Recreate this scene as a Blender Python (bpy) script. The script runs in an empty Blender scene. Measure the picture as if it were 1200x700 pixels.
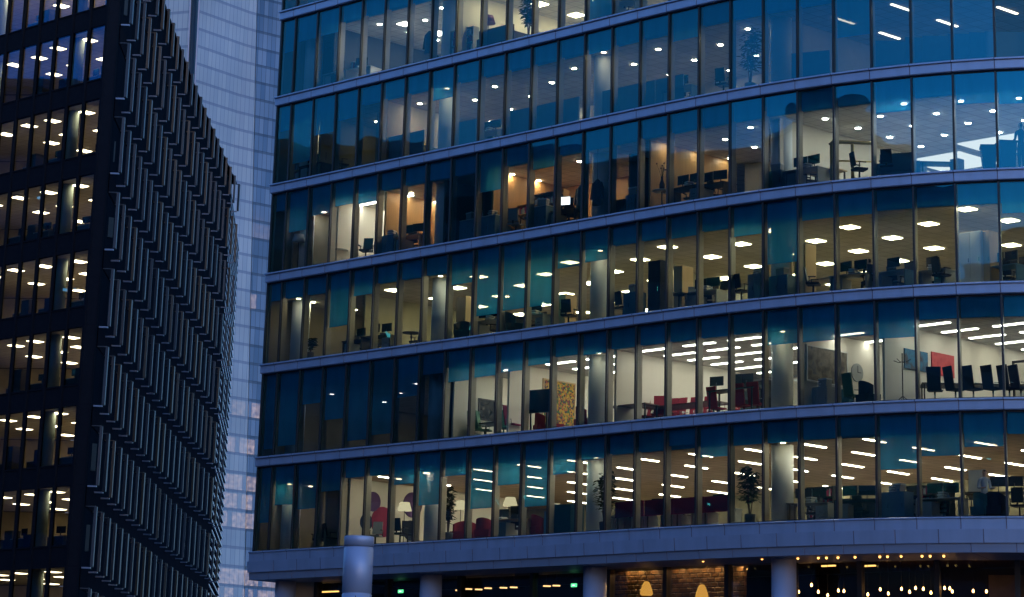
import bpy, bmesh, math, random
from mathutils import Vector, Matrix, Euler
random.seed(7)
R = math.radians
SC = bpy.context.scene
COL = SC.collection

# ------------------------------------------------------------------ camera
CAMZ = 1.7
PITCH, ROLL = 0.30041, 0.03091
FPX, PPX, PPY = 3141.114, 575.0, -60.5          # focal length and principal point in a 1200 x 700 frame
cF = Vector((0, math.cos(PITCH), math.sin(PITCH)))
cR = Vector((1, 0, 0)); cU = cR.cross(cF)
cR, cU = math.cos(ROLL) * cR + math.sin(ROLL) * cU, -math.sin(ROLL) * cR + math.cos(ROLL) * cU
cd = bpy.data.cameras.new('camera')
cam = bpy.data.objects.new('camera', cd); COL.objects.link(cam)
cam.matrix_world = Matrix(((cR.x, cU.x, -cF.x, 0), (cR.y, cU.y, -cF.y, 0), (cR.z, cU.z, -cF.z, CAMZ), (0, 0, 0, 1)))
cd.sensor_width = 36; cd.lens = 36 * FPX / 1200
cd.shift_x = (600 - PPX) / 1200; cd.shift_y = (PPY - 350) / 1200
cd.clip_start = .5; cd.clip_end = 6000
SC.camera = cam

# ------------------------------------------------------------------ sky, sun, exposure
SUN_EL, SUN_AZ = R(8.0), R(168)
w = bpy.data.worlds.new("World"); SC.world = w; w.use_nodes = True
nt = w.node_tree; nt.nodes.clear()
sky = nt.nodes.new('ShaderNodeTexSky'); sky.sky_type = 'NISHITA'; sky.sun_disc = False
sky.sun_elevation = SUN_EL; sky.sun_rotation = SUN_AZ
sky.air_density = 1.0; sky.dust_density = .3; sky.ozone_density = 6.0
tint = nt.nodes.new('ShaderNodeMix'); tint.data_type = 'RGBA'; tint.blend_type = 'MULTIPLY'
tint.inputs[0].default_value = 1.0
tint.inputs[7].default_value = (1.42, 1.04, .95, 1)
bg = nt.nodes.new('ShaderNodeBackground'); bg.inputs[1].default_value = .14
wo = nt.nodes.new('ShaderNodeOutputWorld')
nt.links.new(sky.outputs[0], tint.inputs[6]); nt.links.new(tint.outputs[2], bg.inputs[0]); nt.links.new(bg.outputs[0], wo.inputs[0])
sd = bpy.data.lights.new('sun', 'SUN'); sd.energy = .03; sd.angle = R(15); sd.color = (1, .85, .75)
sun = bpy.data.objects.new('sun', sd); COL.objects.link(sun)
sdir = Vector((math.sin(SUN_AZ) * math.cos(SUN_EL), math.cos(SUN_AZ) * math.cos(SUN_EL), math.sin(SUN_EL)))
sun.rotation_euler = sdir.to_track_quat('Z', 'Y').to_euler()
SC.view_settings.view_transform = 'Standard'; SC.view_settings.look = 'None'
SC.view_settings.exposure = 1.7; SC.view_settings.gamma = 1.0
SC.view_settings.use_curve_mapping = False
SC.render.engine = 'CYCLES'
cy = SC.cycles
cy.use_denoising = True; cy.denoiser = 'OPENIMAGEDENOISE'
cy.max_bounces = 7; cy.diffuse_bounces = 4; cy.glossy_bounces = 3; cy.transmission_bounces = 4; cy.transparent_max_bounces = 16
cy.sample_clamp_indirect = 3.0; cy.caustics_reflective = False; cy.caustics_refractive = False
cy.use_light_tree = True

# ------------------------------------------------------------------ materials
MATS = {}
def mat(name, col, rough=.6, metal=0., var=.12, scale=3., bump=0., emit=None, es=0., spec=.5, stretch=(1, 1, 1)):
    if name in MATS: return MATS[name]
    m = bpy.data.materials.new(name); m.use_nodes = True; MATS[name] = m
    n = m.node_tree.nodes; l = m.node_tree.links; b = n['Principled BSDF']
    b.inputs['Roughness'].default_value = rough; b.inputs['Metallic'].default_value = metal
    b.inputs['Specular IOR Level'].default_value = spec
    tc = n.new('ShaderNodeTexCoord'); mp = n.new('ShaderNodeMapping'); mp.inputs['Scale'].default_value = stretch
    nz = n.new('ShaderNodeTexNoise'); nz.inputs['Scale'].default_value = scale; nz.inputs['Detail'].default_value = 4
    l.new(tc.outputs['Object'], mp.inputs[0]); l.new(mp.outputs[0], nz.inputs[0])
    mx = n.new('ShaderNodeMix'); mx.data_type = 'RGBA'
    mx.inputs[6].default_value = (*[c * (1 - var) for c in col], 1); mx.inputs[7].default_value = (*[min(1, c * (1 + var)) for c in col], 1)
    l.new(nz.outputs[0], mx.inputs[0]); l.new(mx.outputs[2], b.inputs['Base Color'])
    if bump:
        bp = n.new('ShaderNodeBump'); bp.inputs['Strength'].default_value = bump; bp.inputs['Distance'].default_value = .01
        l.new(nz.outputs[0], bp.inputs['Height']); l.new(bp.outputs[0], b.inputs['Normal'])
    if emit:
        b.inputs['Emission Color'].default_value = (*emit, 1); b.inputs['Emission Strength'].default_value = es
    return m

LS = .44                                       # lamps against the exposure
def tiled(m, line=.55):
    n = m.node_tree.nodes; l = m.node_tree.links; pb = n['Principled BSDF']; src = pb.inputs['Base Color'].links[0].from_socket
    tc = n.new('ShaderNodeTexCoord'); mp = n.new('ShaderNodeMapping'); mp.inputs['Rotation'].default_value = (0, 0, R(46.5)); br = n.new('ShaderNodeTexBrick'); br.offset = 0
    br.inputs['Scale'].default_value = 1; br.inputs['Brick Width'].default_value = .6; br.inputs['Row Height'].default_value = .6; br.inputs['Mortar Size'].default_value = .018; br.inputs['Mortar Smooth'].default_value = .2
    br.inputs['Color1'].default_value = (1, 1, 1, 1); br.inputs['Color2'].default_value = (.86, .86, .86, 1); br.inputs['Mortar'].default_value = (line, line, line, 1)
    mx = n.new('ShaderNodeMix'); mx.data_type = 'RGBA'; mx.blend_type = 'MULTIPLY'; mx.inputs[0].default_value = 1
    l.new(tc.outputs['Object'], mp.inputs[0]); l.new(mp.outputs[0], br.inputs[0]); l.new(src, mx.inputs[6]); l.new(br.outputs[0], mx.inputs[7]); l.new(mx.outputs[2], pb.inputs['Base Color'])
    return m
def lamp_mat(name, col, s):
    if name in MATS: return MATS[name]
    m = bpy.data.materials.new(name); m.use_nodes = True; MATS[name] = m
    n = m.node_tree.nodes; n.clear(); e = n.new('ShaderNodeEmission'); o = n.new('ShaderNodeOutputMaterial')
    e.inputs[0].default_value = (*col, 1); e.inputs[1].default_value = s * LS
    m.node_tree.links.new(e.outputs[0], o.inputs[0]); return m

def glass_mat(name, trans, refl, ior, warp=.004, rough=0.0):
    m = bpy.data.materials.new(name); m.use_nodes = True; MATS[name] = m
    n = m.node_tree.nodes; l = m.node_tree.links; n.clear()
    o = n.new('ShaderNodeOutputMaterial'); mx = n.new('ShaderNodeMixShader')
    t = n.new('ShaderNodeBsdfTransparent'); t.inputs[0].default_value = (*trans, 1)
    g = n.new('ShaderNodeBsdfGlossy'); g.inputs[0].default_value = (*refl, 1); g.inputs['Roughness'].default_value = rough
    f = n.new('ShaderNodeFresnel'); f.inputs[0].default_value = ior
    tc = n.new('ShaderNodeTexCoord'); nz = n.new('ShaderNodeTexNoise'); nz.inputs['Scale'].default_value = .55; nz.inputs['Detail'].default_value = 1
    bp = n.new('ShaderNodeBump'); bp.inputs['Strength'].default_value = 1; bp.inputs['Distance'].default_value = warp
    l.new(tc.outputs['Object'], nz.inputs[0]); l.new(nz.outputs[0], bp.inputs['Height']); l.new(bp.outputs[0], g.inputs['Normal'])
    l.new(f.outputs[0], mx.inputs[0]); l.new(t.outputs[0], mx.inputs[1]); l.new(g.outputs[0], mx.inputs[2]); l.new(mx.outputs[0], o.inputs[0])
    return m

def blind_mat(name, col, see):
    m = bpy.data.materials.new(name); m.use_nodes = True; MATS[name] = m
    n = m.node_tree.nodes; l = m.node_tree.links; n.clear()
    o = n.new('ShaderNodeOutputMaterial'); m1 = n.new('ShaderNodeMixShader'); m2 = n.new('ShaderNodeMixShader')
    t = n.new('ShaderNodeBsdfTransparent'); d = n.new('ShaderNodeBsdfDiffuse'); tl = n.new('ShaderNodeBsdfTranslucent')
    tc = n.new('ShaderNodeTexCoord'); wv = n.new('ShaderNodeTexNoise'); wv.inputs['Scale'].default_value = 2.5
    mp = n.new('ShaderNodeMapping'); mp.inputs['Scale'].default_value = (1, 1, .15)
    cx = n.new('ShaderNodeMix'); cx.data_type = 'RGBA'
    cx.inputs[6].default_value = (*[c * .8 for c in col], 1); cx.inputs[7].default_value = (*[c * 1.2 for c in col], 1)
    l.new(tc.outputs['Object'], mp.inputs[0]); l.new(mp.outputs[0], wv.inputs[0]); l.new(wv.outputs[0], cx.inputs[0])
    l.new(cx.outputs[2], d.inputs[0]); l.new(cx.outputs[2], tl.inputs[0])
    m1.inputs[0].default_value = .35; m2.inputs[0].default_value = see
    l.new(d.outputs[0], m1.inputs[1]); l.new(tl.outputs[0], m1.inputs[2])
    l.new(m1.outputs[0], m2.inputs[1]); l.new(t.outputs[0], m2.inputs[2]); l.new(m2.outputs[0], o.inputs[0])
    return m

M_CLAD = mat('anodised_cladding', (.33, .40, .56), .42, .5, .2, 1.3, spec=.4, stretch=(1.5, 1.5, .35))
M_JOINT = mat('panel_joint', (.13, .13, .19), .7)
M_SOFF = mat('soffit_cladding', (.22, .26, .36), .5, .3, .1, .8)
M_BLACK = mat('black_frame', (.012, .013, .018), .4, 0, .1)
M_FIN = mat('mullion_interior', (.42, .38, .32), .6)
M_GLASSES = [glass_mat('office_glass_%s' % nm_, tr_, (.08, .66, .86), io_, wp_) for nm_, tr_, io_, wp_ in (('clear', (.66, .75, .75), 1.76, .007), ('tinted', (.60, .71, .72), 1.84, .010), ('older', (.64, .72, .70), 1.92, .014))]
M_GLASS = M_GLASSES[0]; M_GLASS_SKY = glass_mat('office_glass_sky_boost', (.58, .70, .74), (.06, .66, .92), 2.25, .010)  # same glass with reflectance raised to brighten the mirrored sky
M_BLIND = blind_mat('blind_fabric', (.05, .56, .97), .12)  # cyan puts the blue of the reflected sky into the fabric colour
M_BULK = mat('bulkhead_board', (.06, .50, .85), .8)  # dark board coloured with the blue sky reflection
M_CARPET = mat('carpet', (.28, .26, .24), .95)
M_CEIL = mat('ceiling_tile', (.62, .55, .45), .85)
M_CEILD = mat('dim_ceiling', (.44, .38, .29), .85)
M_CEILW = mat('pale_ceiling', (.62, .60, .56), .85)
M_WHITE = mat('white_wall', (.72, .67, .58), .8, var=.04)
M_BEIGE = mat('beige_wall', (.42, .36, .27), .8, var=.1)
M_OLIVE = mat('olive_wall', (.26, .24, .16), .8, var=.25)
M_DARKW = mat('dark_wall', (.05, .055, .06), .8)
M_WOOD = mat('oak_panel', (.44, .25, .11), .5, var=.25, scale=2, stretch=(6, 6, .4))
M_LWOOD = mat('light_wood', (.55, .38, .2), .5, var=.15, scale=2, stretch=(6, 6, .4))
M_DWOOD = mat('dark_wood', (.10, .045, .035), .4, var=.2)
M_COLM = mat('painted_column', (.74, .80, .84), .6, var=.04)
M_BLACKP = mat('black_plastic', (.018, .019, .022), .5)
M_SCREEN = mat('dark_screen', (.012, .018, .022), .18)
M_NAVY = mat('navy_fabric', (.02, .035, .07), .9)
M_RED = mat('red_fabric', (.30, .02, .035), .85)
M_MAROON = mat('maroon_fabric', (.34, .02, .09), .85)
M_GREEN = mat('green_leather', (.06, .17, .10), .55)
M_TEAL = mat('teal_fabric', (.03, .12, .16), .9)
M_BLUEC = mat('blue_laminate', (.10, .22, .32), .5)
M_GREYC = mat('grey_laminate', (.32, .34, .34), .55)
M_WHITEL = mat('white_laminate', (.68, .68, .65), .5)
M_CHROME = mat('chrome', (.6, .6, .6), .25, 1.0)
M_LEAF = mat('leaf', (.03, .07, .025), .6, var=.5, scale=8)
M_POT = mat('plant_pot', (.12, .12, .13), .6)
M_SKIN = mat('skin', (.48, .29, .21), .6)
M_HAIR = mat('dark_hair', (.025, .018, .012), .7)
M_SHIRT = mat('light_shirt', (.30, .38, .52), .85)
M_COAT = mat('dark_coat', (.02, .03, .06), .85)
M_TROUS = mat('dark_trousers', (.02, .022, .03), .85)
M_YELLOW = mat('yellow_wood', (.62, .46, .16), .5)
M_METAL = mat('blue_grey_metal', (.33, .38, .54), .45, .3, .15, 1.2)
M_STONE = mat('paving', (.10, .10, .11), .8, var=.3, scale=.6)

# ------------------------------------------------------------------ mesh builder
ORG = {}
class MB:
    def __init__(s): s.v = []; s.f = []; s.m = []; s.sm = []
    def add(s, vs, fs, mi=0, smooth=False):
        o = len(s.v); s.v += [Vector(q) for q in vs]
        for f in fs: s.f.append([o + i for i in f]); s.m.append(mi); s.sm.append(smooth)
        return s
    def obox(s, o, a, b, c, mi=0):
        o, a, b, c = map(Vector, (o, a, b, c))
        v = [o, o + a, o + a + b, o + b, o + c, o + a + c, o + a + b + c, o + b + c]
        f = [(0, 3, 2, 1), (4, 5, 6, 7), (0, 1, 5, 4), (1, 2, 6, 5), (2, 3, 7, 6), (3, 0, 4, 7)]
        if a.cross(b).dot(c) < 0: f = [q[::-1] for q in f]
        return s.add(v, f, mi)
    def box(s, cx, cy, cz, sx, sy, sz, mi=0, rz=0.):
        c, n = math.cos(rz), math.sin(rz)
        a = Vector((c, n, 0)) * sx; b = Vector((-n, c, 0)) * sy; d = Vector((0, 0, sz))
        return s.obox(Vector((cx, cy, cz)) - a / 2 - b / 2 - d / 2, a, b, d, mi)
    def taper(s, x0, y0, z0, sx0, sy0, x1, y1, z1, sx1, sy1, mi=0):
        v = []
        for (x, y, z, a, b) in ((x0, y0, z0, sx0, sy0), (x1, y1, z1, sx1, sy1)):
            v += [(x - a / 2, y - b / 2, z), (x + a / 2, y - b / 2, z), (x + a / 2, y + b / 2, z), (x - a / 2, y + b / 2, z)]
        return s.add(v, [(0, 3, 2, 1), (4, 5, 6, 7), (0, 1, 5, 4), (1, 2, 6, 5), (2, 3, 7, 6), (3, 0, 4, 7)], mi)
    def tube(s, pts, rs, n=8, mi=0, cap=True):
        pts = [Vector(q) for q in pts]
        if not isinstance(rs, (list, tuple)): rs = [rs] * len(pts)
        v = []; f = []
        for i, q in enumerate(pts):
            d = (pts[min(i + 1, len(pts) - 1)] - pts[max(i - 1, 0)]).normalized()
            up = Vector((0, 0, 1)) if abs(d.z) < .9 else Vector((1, 0, 0))
            x = d.cross(up).normalized(); y = d.cross(x)
            for k in range(n):
                t = 2 * math.pi * k / n; v.append(q + (x * math.cos(t) + y * math.sin(t)) * rs[i])
        for i in range(len(pts) - 1):
            for k in range(n): f.append((i * n + k, i * n + (k + 1) % n, (i + 1) * n + (k + 1) % n, (i + 1) * n + k))
        s.add(v, f, mi, True)
        if cap:
            o = len(s.v) - len(v)
            s.f.append([o + k for k in range(n)][::-1]); s.f.append([o + len(v) - n + k for k in range(n)]); s.m += [mi, mi]; s.sm += [False, False]
        return s
    def lathe(s, prof, n=20, c=(0, 0, 0), mi=0):
        v = []; f = []
        for (r, z) in prof:
            for k in range(n):
                t = 2 * math.pi * k / n; v.append((c[0] + r * math.cos(t), c[1] + r * math.sin(t), c[2] + z))
        for i in range(len(prof) - 1):
            for k in range(n): f.append((i * n + k, i * n + (k + 1) % n, (i + 1) * n + (k + 1) % n, (i + 1) * n + k))
        f.append(list(range(n))[::-1]); f.append([len(v) - n + k for k in range(n)])
        s.add(v, f[:-2], mi, True); o = len(s.v) - len(v)
        for g in f[-2:]: s.f.append([o + i for i in g]); s.m.append(mi); s.sm.append(False)
        return s
    def build(s, name, mats, parent=None, bevel=0.):
        if not isinstance(mats, (list, tuple)): mats = [mats]
        xs = [q.x for q in s.v]; ys = [q.y for q in s.v]; zs = [q.z for q in s.v]
        c = Vector(((min(xs) + max(xs)) / 2, (min(ys) + max(ys)) / 2, min(zs)))
        me = bpy.data.meshes.new(name); me.from_pydata([q - c for q in s.v], [], s.f)
        for m in mats: me.materials.append(m)
        me.polygons.foreach_set('material_index', s.m); me.polygons.foreach_set('use_smooth', s.sm); me.update()
        o = bpy.data.objects.new(name, me); COL.objects.link(o)
        if parent is not None: o.parent = parent; o.location = c - ORG[parent.name]
        else: o.location = c
        ORG[o.name] = c
        if bevel:
            b = o.modifiers.new('bevel', 'BEVEL'); b.width = bevel; b.segments = 2; b.limit_method = 'ANGLE'
        return o

def tag(o, label, cat, group=None, kind=None):
    o['label'] = label; o['category'] = cat
    if group: o['group'] = group
    if kind: o['kind'] = kind
    return o
def empty(name, loc=(0, 0, 0), world=True):
    o = bpy.data.objects.new(name, None); COL.objects.link(o); o.location = loc; o.empty_display_size = .2
    ORG[o.name] = Vector(loc) if world else Vector((0, 0, 0)); return o
def struct(o): o['kind'] = 'structure'; return o
def copy_tree(o, parent=None):
    c = o.copy(); COL.objects.link(c)
    if parent is not None: c.parent = parent
    for ch in list(o.children): copy_tree(ch, c)
    return c

ORDS = 'first second third fourth fifth sixth seventh eighth ninth tenth eleventh twelfth thirteenth fourteenth fifteenth sixteenth seventeenth eighteenth nineteenth twentieth twenty-first twenty-second twenty-third twenty-fourth twenty-fifth twenty-sixth twenty-seventh twenty-eighth twenty-ninth thirtieth'.split()
STOREY = {1: 'lowest', 2: 'second', 3: 'third', 4: 'fourth', 5: 'fifth', 6: 'sixth', 7: 'seventh'}

# ------------------------------------------------------------------ projection helpers (photo pixels 1200 x 700)
def ray(px, py):
    return cF + cR * ((px - PPX) / FPX) - cU * ((py - PPY) / FPX)
def project(p):
    q = Vector(p) - Vector((0, 0, CAMZ)); d = q.dot(cF)
    return PPX + FPX * q.dot(cR) / d, PPY - FPX * q.dot(cU) / d
def on_plane(px, py, p0, n):
    r = ray(px, py); o = Vector((0, 0, CAMZ)); t = (Vector(p0) - o).dot(Vector(n)) / r.dot(Vector(n)); return o + r * t

# ------------------------------------------------------------------ plan of the curved facade
KS = [-0.00423, 0.00244, -0.00478, 0.02254, 0.05564, 0.062, .062, .062, .062]
W0 = .96557
def make_plan(n=38):
    x, y, t = -9.18805, 115.54949, -0.80394; P = [Vector((x, y, 0))]; TH = [t]; ss = 0.
    for i in range(1, n + 1):
        st = W0 if i == 1 else 1.5
        q = (ss + st / 2) / 9.0; j = min(int(q), len(KS) - 2); k = KS[j] + (KS[j + 1] - KS[j]) * min(1, q - j)
        t2 = t + k * st; tm = (t + t2) / 2
        x += st * math.cos(tm); y += st * math.sin(tm); ss += st; t = t2
        P.append(Vector((x, y, 0))); TH.append(t)
    return P, TH
PL, TH = make_plan()
NB = len(PL) - 1
def Pf(s):
    i = max(0, min(NB - 1, int(math.floor(s)))); f = s - i; return PL[i].lerp(PL[i + 1], f) if 0 <= f <= 1 else PL[i] + (PL[i + 1] - PL[i]) * f
def Nf(s):                                   # inward normal
    i = max(0, min(NB - 1, int(math.floor(s)))); f = s - i; t = TH[i] + (TH[i + 1] - TH[i]) * f
    return Vector((-math.sin(t), math.cos(t), 0))
def W(s, d, z): q = Pf(s) + Nf(s) * d; return Vector((q.x, q.y, z))
E1 = (PL[16] - PL[0]).normalized(); E2 = Vector((-E1.y, E1.x, 0))
def UV(u, v, z): q = PL[0] + E1 * u + E2 * v; return Vector((q.x, q.y, z))
def uv_of(p): q = Vector((p[0], p[1], 0)) - PL[0]; return q.dot(E1), q.dot(E2)
UVF = [uv_of(q) for q in PL]
def vf(u):
    for i in range(NB):
        if UVF[i][0] <= u <= UVF[i + 1][0]: return UVF[i][1] + (UVF[i + 1][1] - UVF[i][1]) * (u - UVF[i][0]) / (UVF[i + 1][0] - UVF[i][0])
    return 0. if u < 0 else 14.
FH, BT = 3.941, .403
Z0 = 8.8316 + CAMZ
def ZF(k): return Z0 + (k - 1) * FH            # foot of the glass of storey k
GH = FH - BT
CH = 2.86                                      # clear height under the ceiling
def bay_of(px, k):
    z = ZF(k) + 1.2
    for i in range(NB):
        a = project(W(i, 0, z))[0]; b = project(W(i + 1, 0, z))[0]
        if a <= px < b: return i + (px - a) / (b - a)
    return 0. if px < 400 else float(NB)
def at(px, k, t, z=0.):
    """the point t metres behind the glass along the line of sight through column px of storey k"""
    s = bay_of(px, k); q = Pf(s); d = Vector((q.x, q.y, 0)).normalized()
    p = q + d * t; return Vector((p.x, p.y, ZF(k) + z)), s

# ================================================================== SETTING
g = MB(); g.add([(-3000, -3000, 0), (3000, -3000, 0), (3000, 3000, 0), (-3000, 3000, 0)], [(0, 1, 2, 3)])
struct(g.build('ground', M_STONE))

# ================================================================== CURVED OFFICE BUILDING
OFF = empty('curved_office_building', (PL[0].x, PL[0].y, 0))
tag(OFF, 'large curved glass office building with lit storeys and pale lavender metal bands', 'building')
SMAX = 37
def sweep(name, prof, m, s0=0, s1=SMAX, groove=True, joint=.012, parent=OFF, off=0., gd=.02):
    """prof: closed list of (d, z); swept along the facade with a narrow V joint at every bay"""
    st = []
    for i in range(s0, s1 + 1):
        if groove and i > s0 and i < s1:
            st += [(i + off - joint, 0), (i + off, gd), (i + off + joint, 0)]
        else: st.append((i + off if 0 < i < s1 else i, 0))
    b = MB(); n = len(prof); v = []
    cd_ = sum(p[0] for p in prof) / n
    for (s, g_) in st:
        for (d, z) in prof: v.append(W(s, d + (g_ if d < cd_ else 0), z))
    f = []; mi_ = []
    for i in range(len(st) - 1):
        for k in range(n): f.append((i * n + k, (i + 1) * n + k, (i + 1) * n + (k + 1) % n, i * n + (k + 1) % n)); mi_.append(1 if st[i + 1][0] - st[i][0] < .1 else 0)
    mi_ += [0, 0]
    f.append(list(range(n))); f.append([(len(st) - 1) * n + k for k in range(n)][::-1])
    b.add(v, f); b.m = mi_; return b.build(name, [m, M_JOINT], parent)

for k in range(2, 9):
    z = ZF(k)
    sweep('cladding_band', [(.16, z), (-.26, z), (-.29, z - .015), (-.29, z - .065), (-.19, z - .07), (-.19, z - .10), (-.21, z - .105), (-.20, z - BT + .03), (-.17, z - BT), (.16, z - BT)], M_CLAD)
# deep fascia over the ground floor
z = ZF(1)
sweep('fascia_top_course', [(.16, z), (-.30, z), (-.33, z - .02), (-.33, z - .05), (-.27, z - .07), (-.26, z - .405), (.16, z - .405)], M_CLAD)
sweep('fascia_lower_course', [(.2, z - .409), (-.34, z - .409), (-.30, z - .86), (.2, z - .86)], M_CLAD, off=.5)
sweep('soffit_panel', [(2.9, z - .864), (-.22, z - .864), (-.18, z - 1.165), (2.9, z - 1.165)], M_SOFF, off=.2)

# slabs, ceilings
def plate(name, z, m, d=.16, th=None, parent=OFF):
    pts = [W(s, d, z) for s in range(0, SMAX + 1)]
    pts += [UV(uv_of(pts[-1])[0], 18, z), UV(.2, 18, z)]
    b = MB(); n = len(pts)
    if th:
        low = [q - Vector((0, 0, th)) for q in pts]
        b.add(pts + low, [list(range(n)), list(range(n, 2 * n))[::-1]] + [(i, i + n, (i + 1) % n + n, (i + 1) % n) for i in range(n)])
    else: b.add(pts, [list(range(n))])
    return b.build(name, m, parent)
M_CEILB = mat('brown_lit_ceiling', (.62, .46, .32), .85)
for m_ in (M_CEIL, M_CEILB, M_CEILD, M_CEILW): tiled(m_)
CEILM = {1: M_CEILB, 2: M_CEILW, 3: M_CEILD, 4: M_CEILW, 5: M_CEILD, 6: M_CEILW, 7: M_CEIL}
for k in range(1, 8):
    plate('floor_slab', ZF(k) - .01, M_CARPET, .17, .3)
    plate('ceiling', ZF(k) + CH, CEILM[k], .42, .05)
    sweep('bulkhead', [(.36, ZF(k) + CH - .03), (.41, ZF(k) + CH - .03), (.41, ZF(k) + GH), (.36, ZF(k) + GH)], M_BULK, 0, 30, groove=False)
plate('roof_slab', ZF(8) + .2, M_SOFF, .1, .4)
# outer walls out of the photo's sight: back and end
b = MB(); b.obox(UV(.0, .1, 9.4), E1 * .12, E2 * 17.9, (0, 0, ZF(8) - 9.4)); b.build('end_wall', M_BEIGE, OFF)
ue = uv_of(W(SMAX, 0, 0))[0]
b = MB(); b.obox(UV(.12, 18, 0), E1 * (ue - .12), E2 * .2, (0, 0, ZF(8))); b.build('back_wall', M_CLAD, OFF)
b = MB(); b.obox(UV(.2, 13.6, ZF(1) + .01), E1 * 43, E2 * .2, (0, 0, 7 * FH - .3)); b.build('core_wall', M_OLIVE, OFF)

# windows ------------------------------------------------------------
BL = {
 1: [.65, .45, .52, .33, .19, .19, .32, .58, .27, .66, .42, .68, .35, .22, .18, .18, .15, .30, .20, .20, .18, .17, .52, .40, .32, .20, .25, .18],
 2: [.9, .88, .40, .62, .90, .86, .45, .22, .34, .32, .30, .26, .2, .22, .19, .19, .19, .19, .19, .34, .34, .32, .36, .19, .19, .19, .19, .2],
 3: [.2, .19, .19, .64, .30, .19, .19, .19, .35, .76, .74, .74, .35, .33, .19, .19, .22, .19, .30, .64, .22, .22, .19, .19, .19, .30, .2, .2],
 4: [.2, .50, .34, .28, .30, .19, .19, .19, .19, .45, .19, .30, .19, .19, .19, .19, .19, .19, .19, .19, .19, .19, .32, .19, .30, .32, .2, .2],
 5: [.3, .76, .45, .33, .19, .19, .19, .35, .19, .19, .19, .19, .19, .22, .19, .19, .30, .19, .19, .19, .19, .60, .19, .19, .19, .19, .2, .2],
 6: [.4, .3, .3, .19, .19, .19, .19, .19, .19, .19, .19, .19, .19, .95, .19, .19, .19, .19, .19, .19, .19, .19, .19, .19, .19, .19, .2, .2],
 7: [.19] * 28}
MW = .036                                      # half a mullion
def half(s0, w): return w / (W0 if s0 < 1 else 1.5)
def frame_mesh(b, k, i):
    z0, z1 = ZF(k) + .003, ZF(k) + GH - .003
    T = (PL[i + 1] - PL[i]).normalized(); N = Vector((-T.y, T.x, 0)); L = (PL[i + 1] - PL[i]).length
    q = PL[i]
    b.obox(q - T * MW - N * .07 + Vector((0, 0, z0)), T * 2 * MW, N * .10, (0, 0, z1 - z0), 0)      # outer cap
    b.obox(q - T * (MW - .004) + N * .032 + Vector((0, 0, z0)), T * (2 * MW - .008), N * .26, (0, 0, z1 - z0), 1)  # inner fin
    for zz in (z0, z1 - .05):
        b.obox(q + T * MW - N * .02 + Vector((0, 0, zz)), T * (L - 2 * MW), N * .08, (0, 0, .05), 0)
def pane_mesh(b, k, i, mi=0):
    z0, z1 = ZF(k) + .04, ZF(k) + GH - .04
    T = (PL[i + 1] - PL[i]).normalized(); N = Vector((-T.y, T.x, 0)); L = (PL[i + 1] - PL[i]).length
    j = [random.uniform(-.009, .009) for _ in range(3)]; j.append(j[0] + j[2] - j[1])
    a, c = PL[i] + T * .02, PL[i] + T * (L - .02)
    vs = [a + N * j[0], c + N * j[1], c + N * j[2], a + N * j[3]]
    b.add([Vector((vs[0].x, vs[0].y, z0)), Vector((vs[1].x, vs[1].y, z0)), Vector((vs[2].x, vs[2].y, z1)), Vector((vs[3].x, vs[3].y, z1))], [(0, 1, 2, 3)], mi)
def blind_mesh(b, k, i, frac, mi=0):
    z1 = ZF(k) + GH - .06; z0 = z1 - frac * (GH - .1)
    T = (PL[i + 1] - PL[i]).normalized(); N = Vector((-T.y, T.x, 0)); L = (PL[i + 1] - PL[i]).length
    a, c = PL[i] + T * (MW + .05) + N * .12, PL[i] + T * (L - MW - .05) + N * .12
    vs = []; nx = 6
    for (zz, bulge) in ((z0, 0.), (z1, 0.)):
        for q in range(nx + 1):
            p = a.lerp(c, q / nx) + N * (.006 * math.sin(q * 2.1 + i + k)); vs.append((p.x, p.y, zz))
    b.add(vs, [(q, q + 1, nx + 2 + q, nx + 1 + q) for q in range(nx)], mi)
    b.obox(a - N * .012 + Vector((0, 0, z0 - .03)), c - a, N * .024, (0, 0, .03), mi)   # bottom bar
    b.obox(a - N * .04 + Vector((0, 0, z1)), c - a, N * .08, (0, 0, .055), mi)           # roller
allw = []
for k in range(1, 8):
    for i in range(0, 30):
        A = project(W(i, 0, ZF(k))); B = project(W(i + 1, 0, ZF(k))); C_ = project(W(i, 0, ZF(k) + GH))
        x0, x1 = max(0, A[0]), min(1200, B[0]); y0, y1 = max(0, C_[1]), min(700, A[1])
        allw.append((max(0, x1 - x0) * max(0, y1 - y0), k, i))
allw.sort(key=lambda q: (-q[0], q[1], q[2]))
rest = MB()
def bl(k, i): return BL[k][i] if i < len(BL[k]) else .2
for n, (a, k, i) in enumerate(allw):
    if n < 100:
        b = MB(); frame_mesh(b, k, i); fr = b.build('window', [M_BLACK, M_FIN], OFF)
        b = MB(); pane_mesh(b, k, i); b.build('glass_pane', M_GLASS_SKY if (i >= 18 and k >= 4) or (k, i) == (3, 22) else random.choice(M_GLASSES), fr)
        b = MB(); blind_mesh(b, k, i, bl(k, i)); b.build('roller_blind', M_BLIND, fr)
    else:
        frame_mesh(rest, k, i); pane_mesh(rest, k, i, 2); blind_mesh(rest, k, i, bl(k, i), 3)
for k in range(1, 8):                          # corner post and the plain glazing far round the curve
    b = MB(); T = E1; b.obox(PL[0] - E1 * .05 - E2 * .03 + Vector((0, 0, ZF(k) + .003)), E1 * .048, E2 * .3, (0, 0, GH - .006)); b.build('corner_post', M_BLACK, OFF)
    for i in range(30, SMAX): frame_mesh(rest, k, i); pane_mesh(rest, k, i, 2); blind_mesh(rest, k, i, .3, 3)
ro = rest.build('window', [M_BLACK, M_FIN, M_GLASS, M_BLIND], OFF); ro['kind'] = 'stuff'

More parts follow.
